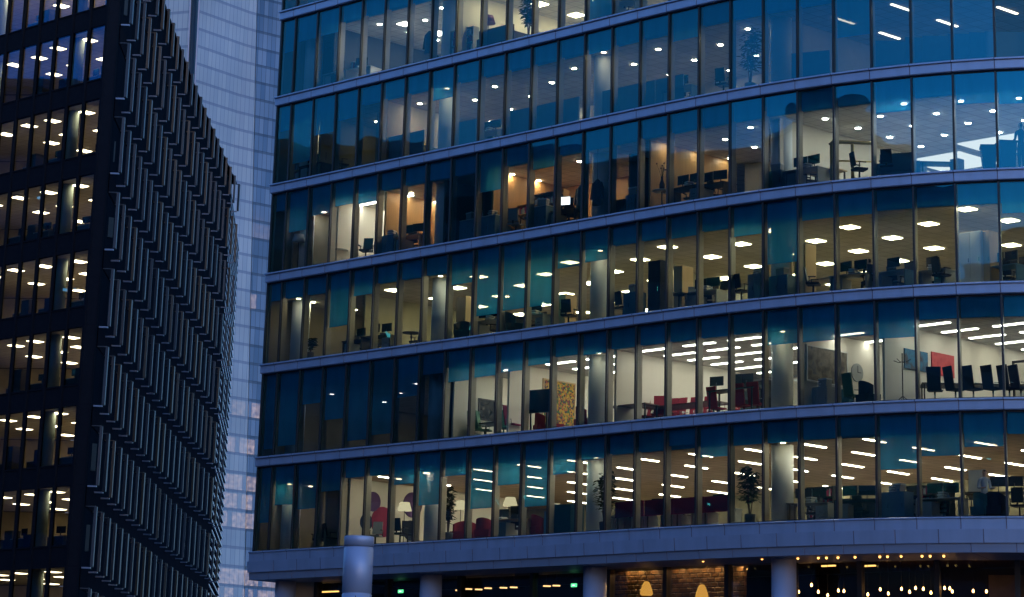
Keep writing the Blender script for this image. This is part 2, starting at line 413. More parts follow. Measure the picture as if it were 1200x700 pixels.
# interior round columns on the nine metre grid, and the columns of the arcade below
COLS = [.95, 6.95, 12.95, 19.0, 26.7, 32.7]
for k in range(1, 8):
    for s in COLS:
        p = W(s, 1.15, ZF(k) + .001)
        b = MB(); b.lathe([(.40, 0), (.40, CH - .04)], 24, p); b.build('interior_column', M_COLM, OFF)
for s in COLS:
    p = W(s + .15, .9, 0)
    b = MB(); b.lathe([(.50, 0), (.50, .1), (.44, .14), (.44, 4.6), (.43, 4.62), (.43, 4.65), (.44, 4.67), (.44, ZF(1) - 1.167)], 28, p); b.build('arcade_column', M_METAL, OFF)

# rooms ----------------------------------------------------------------
def wall_u(k, u, v0, v1, m, name='partition_wall', th=.1, h=CH):
    b = MB(); b.obox(UV(u - th / 2, v0, ZF(k) + .002), E1 * th, E2 * (v1 - v0), (0, 0, h - .004)); return b.build(name, m, OFF)
def wall_v(k, v, u0, u1, m, name='partition_wall', th=.1, h=CH):
    b = MB(); b.obox(UV(u0, v, ZF(k) + .002), E1 * (u1 - u0), E2 * th, (0, 0, h - .004)); return b.build(name, m, OFF)
def U(s): q = Pf(s); return uv_of(q)[0]
LIGHT_N = [0]
def light_set(k, u0, u1, v0, v1, du, dv, typ, strength, col=(1., .86, .66), along='v', desc=None, jit=0.):
    m = lamp_mat('lamp_%s_%d_%s' % (typ, round(strength * 10), '_'.join('%02d' % int(c * 99) for c in col)), col, strength)
    z = ZF(k) + CH - .052
    if typ == 'strip': sx, sy = (.11, 1.2) if along == 'v' else (1.5, .16)
    elif typ == 'square': sx, sy = .52, .52
    elif typ == 'panel': sx, sy = 2.6, 2.6
    else: sx = sy = .2
    root = None
    u = u0
    row = 0
    while u <= u1 + 1e-6:
        v = v0 + (dv * .5 if (row % 2 and typ in ('square', 'down')) else 0)
        while v <= v1 + 1e-6:
            uu, vv = u + random.uniform(-jit, jit), v + random.uniform(-jit, jit)
            if vv > vf(uu) + .75:
                p = UV(uu, vv, z); x, y = project(p)
                if -60 < x < 1260 and -60 < y < 760:
                    if root is None:
                        root = empty('ceiling_light', (0, 0, 0), False)
                        b = MB()
                        if typ == 'down':
                            b.lathe([(sx * .5, -.012), (sx * .62, 0), (sx * .62, .03)], 14); b.build('housing', M_WHITEL, root)
                            c = MB(); c.lathe([(sx * .46, -.02), (sx * .46, -.0125)], 14); c.build('diffuser', m, root)
                        else:
                            b.box(0, 0, .012, sx + .05, sy + .05, .036); b.build('housing', M_WHITEL, root)
                            c = MB()
                            if typ == 'square':
                                for q in (-.2, 0, .2): c.box(q, 0, -.018, .15, sy, .02)
                                c.box(0, 0, -.0075, sx, .02, .002)
                            else: c.box(0, 0, -.018, sx, sy, .02)
                            c.build('diffuser', m, root)
                        o = root
                    else: o = copy_tree(root)
                    o.location = p; o.rotation_euler = (0, 0, math.atan2(E1.y, E1.x))
                    LIGHT_N[0] += 1
                    nm = {'strip': 'slim white strip light', 'square': 'square louvred light', 'down': 'small round downlight', 'panel': 'large square luminous panel'}[typ]
                    tag(o, (desc or nm + ' in the ceiling of the %s office storey') % () if desc else nm + ' in the ceiling of the %s office storey up' % STOREY[k], 'ceiling light',
                        '%s ceiling lights of the %s office storey' % ({'strip': 'strip', 'square': 'square', 'down': 'round', 'panel': 'panel'}[typ], STOREY[k]))
            v += dv
        u += du; row += 1

WARM = (1., .84, .6); NEUT = (1., .92, .78); YEL = (1., .85, .5); ORG_ = (1., .72, .42); COOL = (.95, .95, 1.)
# storey 1: meeting corner, white room with discs, wide open-plan floor
wall_u(1, U(3.0), .5, 6, M_BEIGE); wall_v(1, 6.0, .2, U(3.9), M_BEIGE)
wall_u(1, U(4.0), .45, 9.5, M_WHITE)
light_set(1, 1.6, 5.0, 1.6, 5, 2.4, 2.4, 'down', 60, WARM)
light_set(1, 7.2, 19.5, 1.1, 13, 2.7, 2.75, 'strip', 28, WARM)
light_set(1, 20.7, 43, 2.0, 13, 2.7, 2.75, 'strip', 32, WARM)
# storey 2
wall_u(2, U(8.05), .45, 5.5, M_WHITE); wall_v(2, 5.5, U(8.05), U(10.1), M_WHITE)
wall_u(2, U(10.15), .45, 6.5, M_WHITE); wall_v(2, 6.5, U(10.15), U(13.95), M_WHITE)
wall_u(2, U(14.0), .45, 7.5, M_WHITE); wall_v(2, 9.5, U(14.0), U(19.7), M_WHITE)
wall_u(2, U(19.85), .7, 7.5, M_WHITE); wall_v(2, 7.5, U(19.9), U(22), M_WHITE)
wall_u(2, U(22.0), vf(U(22)) + .45, 9.8, M_WHITE); wall_v(2, 11.5, U(22.0), 43, M_WHITE)
wall_u(2, U(8.0) - .25, .45, 12, M_DARKW)
light_set(2, 13.6, 14.6, 1.6, 5, 1.6, 1.5, 'strip', 22, NEUT, 'u')
light_set(2, 16.5, 20.0, 1.5, 6, 2.2, 1.5, 'strip', 20, NEUT, 'u')
light_set(2, 21.8, 28.0, 1.2, 9, 2.2, 1.35, 'strip', 15, NEUT, 'u')
light_set(2, 29.8, 31.8, 2.6, 7, 2.2, 1.8, 'strip', 18, NEUT, 'u')
light_set(2, 33.6, 42, 2.6, 11, 2.2, 1.6, 'strip', 16, NEUT, 'u')
light_set(2, 2.0, 9.6, 2.2, 9, 2.7, 3.0, 'down', 22, COOL)  # weak lights added to brighten these otherwise unlit rooms
# storey 3: dim open-plan office under square fittings
wall_u(3, U(3.4), 1.6, 9, M_OLIVE); wall_u(3, U(13.0), 5, 11, M_OLIVE)
light_set(3, 1.3, 4, 1.5, 6, 2.4, 2.4, 'down', 50, YEL)
light_set(3, 6.4, 43, 1.6, 12.5, 2.6, 2.5, 'square', 22, YEL)
# storey 4: white room, timber lined offices, big pale floor at the nose
wall_u(4, U(1.0), .45, 6, M_BEIGE); wall_u(4, U(2.95), .45, 6.5, M_WHITE); wall_v(4, 6.5, U(2.95), U(5), M_WHITE)
wall_u(4, U(5.0), .45, 5, M_WOOD); wall_v(4, 4.2, U(5.05), U(7.4), M_WOOD); wall_u(4, U(7.45), .45, 8, M_DARKW); wall_u(4, U(9.0), .45, 8, M_DARKW)
wall_u(4, U(9.3), .5, 6, M_WOOD); wall_v(4, 4.6, U(9.3), U(13.4), M_WOOD); wall_u(4, U(13.6), 1.7, 6, M_DARKW); wall_v(4, 5.5, U(13.6), U(15), M_OLIVE)
wall_u(4, U(15.05), .5, 5, M_WOOD); wall_v(4, 6, U(15.05), U(19), M_BEIGE); wall_u(4, U(19.1), .9, 9, M_WHITE)
light_set(4, 1.6, 3, 1.6, 5, 2.2, 2, 'down', 80, NEUT)
light_set(4, 4.6, 6.6, 1.6, 5.6, 2, 1.6, 'strip', 24, NEUT, 'u')
light_set(4, 7.6, 9.6, 1.3, 4, 1.8, 1.6, 'down', 170, ORG_)
light_set(4, 13.6, 19.2, 1.4, 4.2, 1.9, 1.5, 'down', 150, ORG_)
light_set(4, 22.4, 27.5, 1.3, 5, 2.0, 1.7, 'down', 70, WARM)
light_set(4, 29.4, 43, 2.0, 12.5, 1.8, 1.9, 'down', 150, NEUT)
for (px_, py_) in ((1116, 188), (1178, 168), (1042, 200)):
    q = on_plane(px_, py_, (0, 0, ZF(4) + CH), (0, 0, 1)); u_, v_ = uv_of(q); print('PANEL', u_, v_); v_ = min(v_, 11.9)
    light_set(4, u_, u_, v_, v_, 9, 9, 'panel', .95, NEUT)
# storey 5
wall_u(5, U(2.0), .45, 5, M_OLIVE); wall_v(5, 5, .2, U(3.6), M_DARKW); wall_u(5, U(3.7), 1.5, 6, M_OLIVE); wall_u(5, U(4.9), .45, 4, M_BEIGE); wall_v(5, 6.5, U(5), U(13), M_BEIGE)
wall_v(5, 7, U(13), U(19), M_BEIGE); wall_u(5, U(19.0), 1, 8, M_BEIGE)
light_set(5, 1.5, 4.6, 1.5, 4.5, 2.2, 2.2, 'down', 50, YEL)
light_set(5, 7.6, 27, 1.6, 6.2, 2.3, 2.1, 'down', 110, WARM)
light_set(5, 29.5, 43, 3, 10, 2.7, 2.75, 'strip', 7, WARM)
# storey 6 and 7
wall_u(6, U(2.4), .45, 7, M_DARKW); wall_u(6, U(7.9), .45, 7, M_WHITE); wall_v(6, 6.8, U(2.5), U(18), M_WHITE); wall_u(6, U(13.0), .45, 6.7, M_BEIGE)
light_set(6, 5.0, 10.8, 1.4, 6, 2.0, 1.7, 'down', 120, NEUT); light_set(6, 5.9, 10.8, 2.1, 6, 2.6, 2.0, 'square', 20, NEUT)
light_set(6, 12.6, 18.6, 1.5, 6, 2.4, 2.2, 'square', 26, YEL)
light_set(6, 21.0, 27, 1.5, 6, 2.4, 2.2, 'square', 16, YEL)
light_set(7, 1.5, 7, 1.5, 5, 2.6, 2.2, 'down', 60, WARM)
# warm spot by each lit column
for (k, ss) in ((1, (.95, 12.95, 19.0)), (3, (.95, 6.95, 12.95)), (5, (6.95, 12.95)), (2, (12.95, 19.0))):
    for s in ss:
        c = W(s, 1.15, 0); u, v = uv_of(c)
        p = UV(u + .55, v - .62, ZF(k) + CH - .052)
        root = empty('ceiling_light', p)
        b = MB(); b.lathe([(.10, -.012), (.12, 0), (.12, .03)], 14, p); b.build('housing', M_WHITEL, root)
        b = MB(); b.lathe([(.09, -.02), (.09, -.0125)], 14, p); b.build('diffuser', lamp_mat('column_spot', (1, .8, .5), 30), root)
        tag(root, 'warm spot lighting the round column at the %s window, %s office storey up' % (ORDS[int(s)], STOREY[k]), 'ceiling light', 'warm spots over the round columns')

# ================================================================== GROUND FLOOR UNDER THE OVERHANG
ZS = ZF(1) - 1.167                              # underside of the soffit
SH = empty('ground_floor_frontage', (PL[8].x, PL[8].y, 0))
tag(SH, 'dark recessed ground floor glazing with restaurant glowing behind it, under the overhang', 'shopfront')
M_SHOPG = glass_mat('shop_glass', (.86, .84, .80), (.35, .6, .8), 1.6)
M_SDARK = mat('dark_interior', (.035, .03, .03), .8)
M_SCEIL = mat('restaurant_ceiling', (.04, .018, .014), .8)
M_SFLOOR = mat('restaurant_floor', (.08, .06, .05), .5)
sweep('soffit_deck', [(.2, ZS + .35), (9.5, ZS + .35), (9.5, ZS + .30), (.2, ZS + .30)], M_SDARK, 0, 30, groove=False, parent=SH)
def gat(px, t, py=None):
    """t metres behind the facade line along the sight line through column px at ground floor height; z from py if given"""
    z = ZF(1) - 1.4; best = 0
    for i in range(NB):
        a = project(W(i, 0, z))[0]; c = project(W(i + 1, 0, z))[0]
        if a <= px < c: best = i + (px - a) / (c - a); break
    q = Pf(best); d = Vector((q.x, q.y, 0)).normalized(); p = q + d * t
    if py is None: return Vector((p.x, p.y, 0)), best
    r = ray(px, py); kk = p.y / r.y; return Vector((r.x * kk, p.y, CAMZ + r.z * kk)), best
DG = 2.3
gl = []
for px in (372, 455, 540, 625, 715, 781, 853, 930, 1008, 1098, 1192, 1290, 1390):
    q, s_ = gat(px, DG / .78); gl.append(q)
for i, q in enumerate(gl):
    T = ((gl[i + 1] - q) if i < len(gl) - 1 else (q - gl[i - 1])).normalized(); N = Vector((-T.y, T.x, 0))
    b = MB(); b.obox(q - T * .09 - N * .1, T * .18, N * .3, (0, 0, ZS + .29)); b.build('frame_post', M_BLACK, SH)
    if i < len(gl) - 1:
        a, c = q + T * .09, gl[i + 1] - T * .09
        b = MB(); b.add([a, c, c + Vector((0, 0, ZS + .29)), a + Vector((0, 0, ZS + .29))], [(0, 1, 2, 3)]); b.build('shop_window', M_SHOPG, SH)
        b = MB(); b.obox(a - N * .05 + Vector((0, 0, ZS - .0)), c - a, N * .14, (0, 0, .28)); b.build('head_rail', M_BLACK, SH)
e0 = gl[0]
b = MB(); b.obox(Pf(.8) + Nf(.8) * 1.6, (gl[0] - (Pf(.8) + Nf(.8) * 1.6)), Vector((.15, .2, 0)), (0, 0, ZS + .29)); b.build('stone_panel', M_BEIGE, SH)
# floor, ceiling, walls of the restaurant (d measured from the facade line)
sweep('interior_ceiling', [(3.2, ZS + .22), (9.4, ZS + .22), (9.4, ZS + .26), (3.2, ZS + .26)], M_SCEIL, 1, 28, groove=False, parent=SH)
sweep('interior_floor', [(.4, .02), (9.4, .02), (9.4, .06), (.4, .06)], M_SFLOOR, 1, 28, groove=False, parent=SH)
b = MB(); b.obox(UV(.3, 9.6, .02), E1 * 42, E2 * .2, (0, 0, ZS + .2)); b.build('rear_wall', M_SDARK, SH)
b = MB(); b.obox(UV(.3, 1.9, .02), E1 * .2, E2 * 7.69, (0, 0, ZS + .2)); b.build('side_wall', M_SDARK, SH)
# honeycomb tiled feature wall
mt = bpy.data.materials.new('glazed_wave_tiles'); mt.use_nodes = True
n_ = mt.node_tree.nodes; l_ = mt.node_tree.links; pb = n_['Principled BSDF']
tc = n_.new('ShaderNodeTexCoord'); br = n_.new('ShaderNodeTexBrick'); br.inputs['Scale'].default_value = 1
br.inputs['Brick Width'].default_value = .34; br.inputs['Row Height'].default_value = .17; br.inputs['Mortar Size'].default_value = .03; br.inputs['Mortar Smooth'].default_value = .8
br.inputs['Color1'].default_value = (.13, .08, .04, 1); br.inputs['Color2'].default_value = (.07, .04, .02, 1); br.inputs['Mortar'].default_value = (.03, .02, .015, 1)
l_.new(tc.outputs['UV'], br.inputs[0]); l_.new(br.outputs[0], pb.inputs['Base Color']); pb.inputs['Roughness'].default_value = .45
bp_ = n_.new('ShaderNodeBump'); bp_.inputs['Strength'].default_value = 1; bp_.inputs['Distance'].default_value = .05; bp_.invert = True
l_.new(br.outputs['Fac'], bp_.inputs['Height']); l_.new(bp_.outputs[0], pb.inputs['Normal'])
MATS['tiles'] = mt
def uv_panel(name, a, c, z0, z1, m, parent, N=None, th=.15, nseg=1):
    T = c - a; N = N or Vector((-T.y, T.x, 0)).normalized()
    b = MB(); b.obox(Vector((a.x, a.y, z0)), T, N * th, (0, 0, z1 - z0)); o = b.build(name, m, parent)
    uvl = o.data.uv_layers.new(name='uv'); tn = T.normalized(); org = o.data.vertices[0].co.copy()
    for p in o.data.polygons:
        for li in p.loop_indices:
            co = o.data.vertices[o.data.loops[li].vertex_index].co; uvl.data[li].uv = ((co - org).dot(tn), co.z)
    return o
ta, _ = gat(712, 4.6); tb, _ = gat(872, 4.6)
uv_panel('tiled_wall', ta, tb, .05, ZS + .1, mt, SH)
ta2, _ = gat(1158, 5.5); tb2, _ = gat(1215, 5.5)
uv_panel('stone_wall', ta2, tb2, .05, ZS - .3, mat('stone_blocks', (.25, .16, .09), .8, var=.5, scale=1.5), SH)
for px in (735, 747, 762, 793, 808, 823, 838, 866, 879):
    p, _ = gat(px, 4.45); p.z = ZS + .1
    o = empty('wall_washer', p); b = MB(); b.lathe([(.05, 0), (.06, .1)], 10, p); b.build('lamp_can', M_BLACKP, o)
    b = MB(); b.lathe([(.045, -.012), (.045, -.002)], 10, p); b.build('lamp_face', lamp_mat('washer', (1, .55, .2), 150), o)
    tag(o, 'tiny warm spotlight washing the tiled restaurant wall under the overhang', 'spotlight', 'spotlights over the tiled restaurant wall')
for i, (px, py) in enumerate(((757.5, 698), (822.5, 702))):
    p, _ = gat(px, 3.9, py); o = empty('pendant_lamp', p)
    b = MB(); b.lathe([(.02, .52), (.09, .50), (.15, .40), (.22, .2), (.245, .06), (.2, 0)], 18, p); b.build('lamp_shade', lamp_mat('amber_shade', (1, .5, .09), .5), o)
    b = MB(); b.tube([p + Vector((0, 0, .5)), (p.x, p.y, ZS + .2)], .008, 6); b.build('cord', M_BLACKP, o)
    tag(o, ['glowing amber teardrop lamp in the restaurant, the taller-hanging one', 'glowing amber teardrop lamp in the restaurant, the lower-hanging one'][i], 'pendant lamp')
BULB = lamp_mat('bulb_glow', (1, .5, .15), 12)
for (px, py) in ((936, 694), (959, 694), (970, 698), (982.5, 692.5), (989, 693), (1017, 697), (1031.5, 691), (1041, 696), (1056.5, 690.5), (1066, 694), (1073, 689.5), (1082, 690.5), (1091, 695), (1107, 689.5), (1116, 693.5), (1140.5, 693), (1156, 693.5), (951, 686), (1113, 690)):
    p, _ = gat(px, 4 + random.random() * 2.5, py); o = empty('bulb_pendant', p)
    b = MB(); b.lathe([(.01, -.05), (.03, -.04), (.042, 0), (.03, .04), (.015, .07)], 10, p); b.build('bulb', BULB, o)
    b = MB(); b.tube([p + Vector((0, 0, .065)), (p.x, p.y, ZS + .21)], .006, 5); b.build('cord', M_BLACKP, o)
    tag(o, 'small bare glowing bulb hanging in the restaurant under the overhang', 'pendant bulb', 'bare bulbs hanging in the restaurant')
for (px, py) in ((935, 653.5), (959, 653), (968.5, 653), (982, 652.7), (1002, 652.2), (1031, 651.7), (1040, 651.5), (1056, 651), (1080.5, 651), (1090, 651), (1106, 651), (824, 656.5), (893, 654)):
    p, _ = gat(px, .9, py + .8); o = empty('festoon_bulb', p)
    b = MB(); b.lathe([(.01, -.05), (.04, -.03), (.04, .03), (.02, .06)], 10, p); b.build('bulb', lamp_mat('festoon_glow', (1, .42, .10), 3.2), o)
    b = MB(); b.tube([p + Vector((0, 0, .05)), (p.x, p.y, max(p.z + .06, ZS + .001))], .012, 5); b.build('holder', M_BLACKP, o)
    tag(o, 'small amber bulb close under the soffit along the restaurant window head', 'bulb', 'amber bulbs along the restaurant window head')
for i, (px, py, L, zz) in enumerate(((378, 694.5, 1.9, 4), (1018, 664, .5, 5), (970, 664, .6, 5.5), (868, 668, .5, 5))):
    p, _ = gat(px, zz, py); o = empty('linear_lamp', p)
    b = MB(); b.obox(p - E1 * L / 2, E1 * L, E2 * .1, (0, 0, .05)); b.build('diffuser', lamp_mat('warm_line', (1, .55, .15), 1.6), o)
    b = MB(); b.obox(p - E1 * (L / 2 + .02) + Vector((0, 0, .052)), E1 * (L + .04), E2 * .12, (0, 0, ZS + .21 - p.z - .052)); b.build('housing', M_BLACKP, o)
    tag(o, ['long thin amber lamp inside the dark ground floor beside the round vent', 'short warm ceiling lamp in the restaurant, the second beyond the thick arcade column', 'short warm ceiling lamp in the restaurant, the first beyond the thick arcade column', 'short warm ceiling lamp near the end of the tiled restaurant wall'][i], 'lamp')
for i, (px, py) in enumerate(((469, 695), (672, 688))):
    p, _ = gat(px, 4.2, py); o = empty('exit_sign', p)
    b = MB(); b.obox(p - E1 * .14, E1 * .28, E2 * .05, (0, 0, .13)); b.build('lit_panel', lamp_mat('exit_green', (.10, .75, .30), 1.6), o)
    q = p - E2 * .006 - E1 * .08 + Vector((0, 0, .03)); b = MB()
    b.add([q, q + E1 * .05 + Vector((0, 0, .035)), q + E1 * .05 + Vector((0, 0, .022)), q + E1 * .15 + Vector((0, 0, .022)), q + E1 * .15 + Vector((0, 0, .048)), q + E1 * .05 + Vector((0, 0, .048)), q + E1 * .05 + Vector((0, 0, .07))], [(0, 1, 2), (2, 3, 4, 5), (5, 6, 0)], 0)
    b.build('arrow', lamp_mat('exit_white', (.9, 1, .9), 2.), o)
    b = MB(); b.tube([p + Vector((0, 0, .131)), (p.x, p.y, ZS + .22)], .01, 5); b.build('hanger', M_BLACKP, o)
    tag(o, ['small green exit sign close to the round vent in dark ground floor', 'small green exit sign beside the arcade column next to the tiled restaurant'][i], 'exit sign')
for (px, py) in ((538, 692), (549, 690.5), (561, 691), (572, 689.5), (590, 689), (602, 688.5), (626, 687), (641, 687), (652, 686.5)):
    p, _ = gat(px, 6.5, py); o = empty('shelf_lamp', p)
    b = MB(); b.box(p.x, p.y, p.z, .3, .08, .05); b.build('diffuser', lamp_mat('dull_amber', (1, .6, .25), 1.5), o)
    b = MB(); b.tube([p + Vector((0, 0, .026)), (p.x, p.y, ZS + .21)], .008, 5); b.build('hanger', M_BLACKP, o)
    tag(o, 'faint amber lamp deep in the dark ground floor between two arcade columns', 'lamp', 'faint amber lamps deep in the ground floor')

# ================================================================== ROUND METAL VENT IN FRONT
o3 = Vector((0, 0, CAMZ)); r3 = ray(421, 629); kk = 96.0 / r3.y; pv = o3 + r3 * kk; zt = pv.z
vent = empty('vent_stack', (pv.x, pv.y, 0)); base = Vector((pv.x, pv.y, 0)); rr = .52
b = MB(); b.lathe([(rr + .08, 0), (rr + .08, .15), (rr, .2), (rr, zt - 1.98), (rr - .02, zt - 1.97), (rr - .02, zt - 1.93), (rr, zt - 1.92), (rr, zt - .40), (rr - .02, zt - .39), (rr - .02, zt - .35)], 40, base)
for a_ in (-92, 30, 150):
    t = R(a_); b.obox(base + Vector((math.cos(t), math.sin(t), 0)) * (rr - .004) + Vector((math.sin(t), -math.cos(t), 0)) * .012 + Vector((0, 0, .25)), Vector((math.cos(t), math.sin(t), 0)) * .010, Vector((-math.sin(t), math.cos(t), 0)) * .024, (0, 0, zt - 2.3), 1)
b.build('stack_body', [M_METAL, M_BLACK], vent)
b = MB(); b.lathe([(rr + .005, zt - .345), (rr + .005, zt - .03), (rr - .01, zt), (rr - .06, zt), (rr - .07, zt - .03)], 40, base); b.build('stack_cap', M_METAL, vent)
tag(vent, 'round blue-grey metal vent stack standing in front of the curved building', 'vent')

# ================================================================== DARK BUILDING WITH FINS
FT = empty('finned_office_building', (-19.75, 134.3, 0))
tag(FT, 'dark office building clad in rows of vertical metal fins, warm offices at its front', 'building')
M_FDARK = mat('dark_steel', (.012, .014, .02), .8, .0, .2, spec=0)
M_FIN1 = mat('fin_blue_steel', (.016, .024, .04), .55, .0, .3, .7, stretch=(1, 1, .2))
M_FIN2 = mat('fin_warm_reflection', (.065, .042, .03), .55, .0, .3, .7, stretch=(1, 1, .2))  # brown tone stands in for warm light reflected by some fins
M_BRK = mat('bracket_metal', (.16, .19, .27), .4, .5)
M_TGLASS = mat('dark_side_glass', (.008, .014, .022), .9, 0, .2, spec=0)
def fin_xy(n):
    x, y = -19.055, 134.343; m = int(n)
    for i in range(1, m + 1): x += 3.056 * math.sin(-.0247 + .002 * i); y += 3.056 * math.cos(-.0247 + .002 * i)
    f = n - m; x += f * 3.056 * math.sin(-.0247 + .002 * (m + 1)); y += f * 3.056 * math.cos(-.0247 + .002 * (m + 1))
    return Vector((x, y, 0))
ZT = 36.902 + CAMZ; ZR = 42.9 + CAMZ
C0 = Vector((-19.757, 134.343, 0)); WD = Vector((-.6964, .7177, 0)); WI = Vector((.7177, .6964, 0))
NL = 11; BW = 1.52; C1 = C0 + WD * BW * NL
# side wall behind the fins
NF = 22
side = [fin_xy(i) - Vector((.08, 0, 0)) for i in range(NF + 1)]
b = MB(); vs = []
for q in side: vs += [Vector((q.x, q.y, 0)), Vector((q.x, q.y, ZR))]
for q in side: vs += [Vector((q.x - .3, q.y, 0)), Vector((q.x - .3, q.y, ZR))]
m_ = 2 * len(side)
b.add(vs, [(2 * i, 2 * i + 2, 2 * i + 3, 2 * i + 1) for i in range(NF)] + [(m_ + 2 * i, m_ + 2 * i + 1, m_ + 2 * i + 3, m_ + 2 * i + 2) for i in range(NF)] + [(0, 1, m_ + 1, m_)])
b.build('side_curtain_wall', M_TGLASS, FT)
for k in range(-1, 11):
    z0, z1 = ZT - FH * k - 1.0, ZT - FH * k
    if z1 > ZR: continue
    b = MB(); vs = []
    for q in side: vs += [Vector((q.x, q.y, z0)), Vector((q.x + .05, q.y, z0)), Vector((q.x + .05, q.y, z1)), Vector((q.x, q.y, z1))]
    b.add(vs, [(4 * i + j, 4 * i + (j + 1) % 4, 4 * i + 4 + (j + 1) % 4, 4 * i + 4 + j) for i in range(NF) for j in range(4)]); b.build('side_spandrel', M_FDARK, FT)
fins = []
for k in range(-1, 10):
    for i in range(0, NF + 1):
        z0 = ZT - FH * k; z1 = min(z0 + 2.94, ZR + .05)
        if z1 - z0 < .5: continue
        q = fin_xy(i); A = project(Vector((q.x, q.y, z0))); B = project(Vector((q.x, q.y, z1)))
        fins.append((max(0, min(700, A[1]) - max(0, B[1])) / q.y, k, i, q, z0, z1))
fins.sort(key=lambda f: (-f[0], f[1], f[2]))
frest = MB()
def fin_mesh(b, q, z0, z1, mi):
    sk = .03 * random.uniform(-1, 1)
    b.obox(q + Vector((.40, -.02, z0 + .02)), (.14, sk, 0), (-sk, .30, 0), (0, 0, z1 - z0 - .05), mi)
    b.obox(q + Vector((-.04, .1, z0 - .07)), (.46, 0, 0), (0, .12, 0), (0, 0, .075), 2)
    b.obox(q + Vector((-.04, .12, z1 - .03)), (.47, 0, 0), (0, .12, 0), (0, 0, .045), mi)
FM = [M_FIN1, M_FIN2, M_BRK]
for n, (a, k, i, q, z0, z1) in enumerate(fins):
    mi = 1 if random.random() < .42 and i > 1 else 0
    if n < 100: b = MB(); fin_mesh(b, q, z0, z1, mi); b.build('sunshade_fin', FM, FT)
    else: fin_mesh(frest, q, z0, z1, mi)
o = frest.build('sunshade_fin', FM, FT); o['kind'] = 'stuff'
# parapet teeth on the roof line
b = MB()
for i in range(NF):
    q = fin_xy(i + .5); b.obox(q + Vector((-.1, -1.53, ZR)), (.42, 0, 0), (0, 3.056, 0), (0, 0, .12))
b.build('roof_edge', M_FDARK, FT)
# louvred end beyond the fins
LA = fin_xy(NF); LB = on_plane(282.5, 292, (0, 0, ZR), (0, 0, 1)); LB = Vector((LB.x, LB.y, 0))
LD = (LB - LA).normalized(); LN = Vector((LD.y, -LD.x, 0))
b = MB(); LL = (LB - LA).length
b.obox(LA - LN * .3, LB - LA, -LN * .3, (0, 0, ZR), 1)
zz = .4
while zz < ZR - .1:
    b.obox(LA - LN * .31 + Vector((0, 0, zz)), LB - LA, LN * .16, (0, 0, .13), 0); zz += FH / 6
for j in range(int(LL / 3) + 1): b.obox(LA + LD * min(LL - .1, j * 3.) - LN * .30, LD * .08, LN * .10, (0, 0, ZR), 1)
M_LOUV = mat('pale_louvre', (.42, .38, .44), .5, .3, .5, .35)
b.build('louvre_screen', [M_LOUV, M_FDARK], FT)
# roof and rear
b = MB(); pts = [C0, *[q - Vector((.31, 0, 0)) for q in side[1:]], LB - LN * .65, LB - LN * 14, Vector((C1.x, LB.y - 20, 0)), C1]
b.add([Vector((p.x, p.y, ZR - .35)) for p in pts] + [Vector((p.x, p.y, ZR - .05)) for p in pts], [list(range(len(pts)))[::-1], list(range(len(pts), 2 * len(pts)))] + [(i, (i + 1) % len(pts), (i + 1) % len(pts) + len(pts), i + len(pts)) for i in range(len(pts))])
b.build('roof', M_FDARK, FT)
b = MB(); b.obox(C1 + Vector((0, .1, 0)), (0, LB.y - 20.1 - C1.y, 0), (.3, 0, 0), (0, 0, ZR - .36)); b.build('rear_wall', M_FDARK, FT)
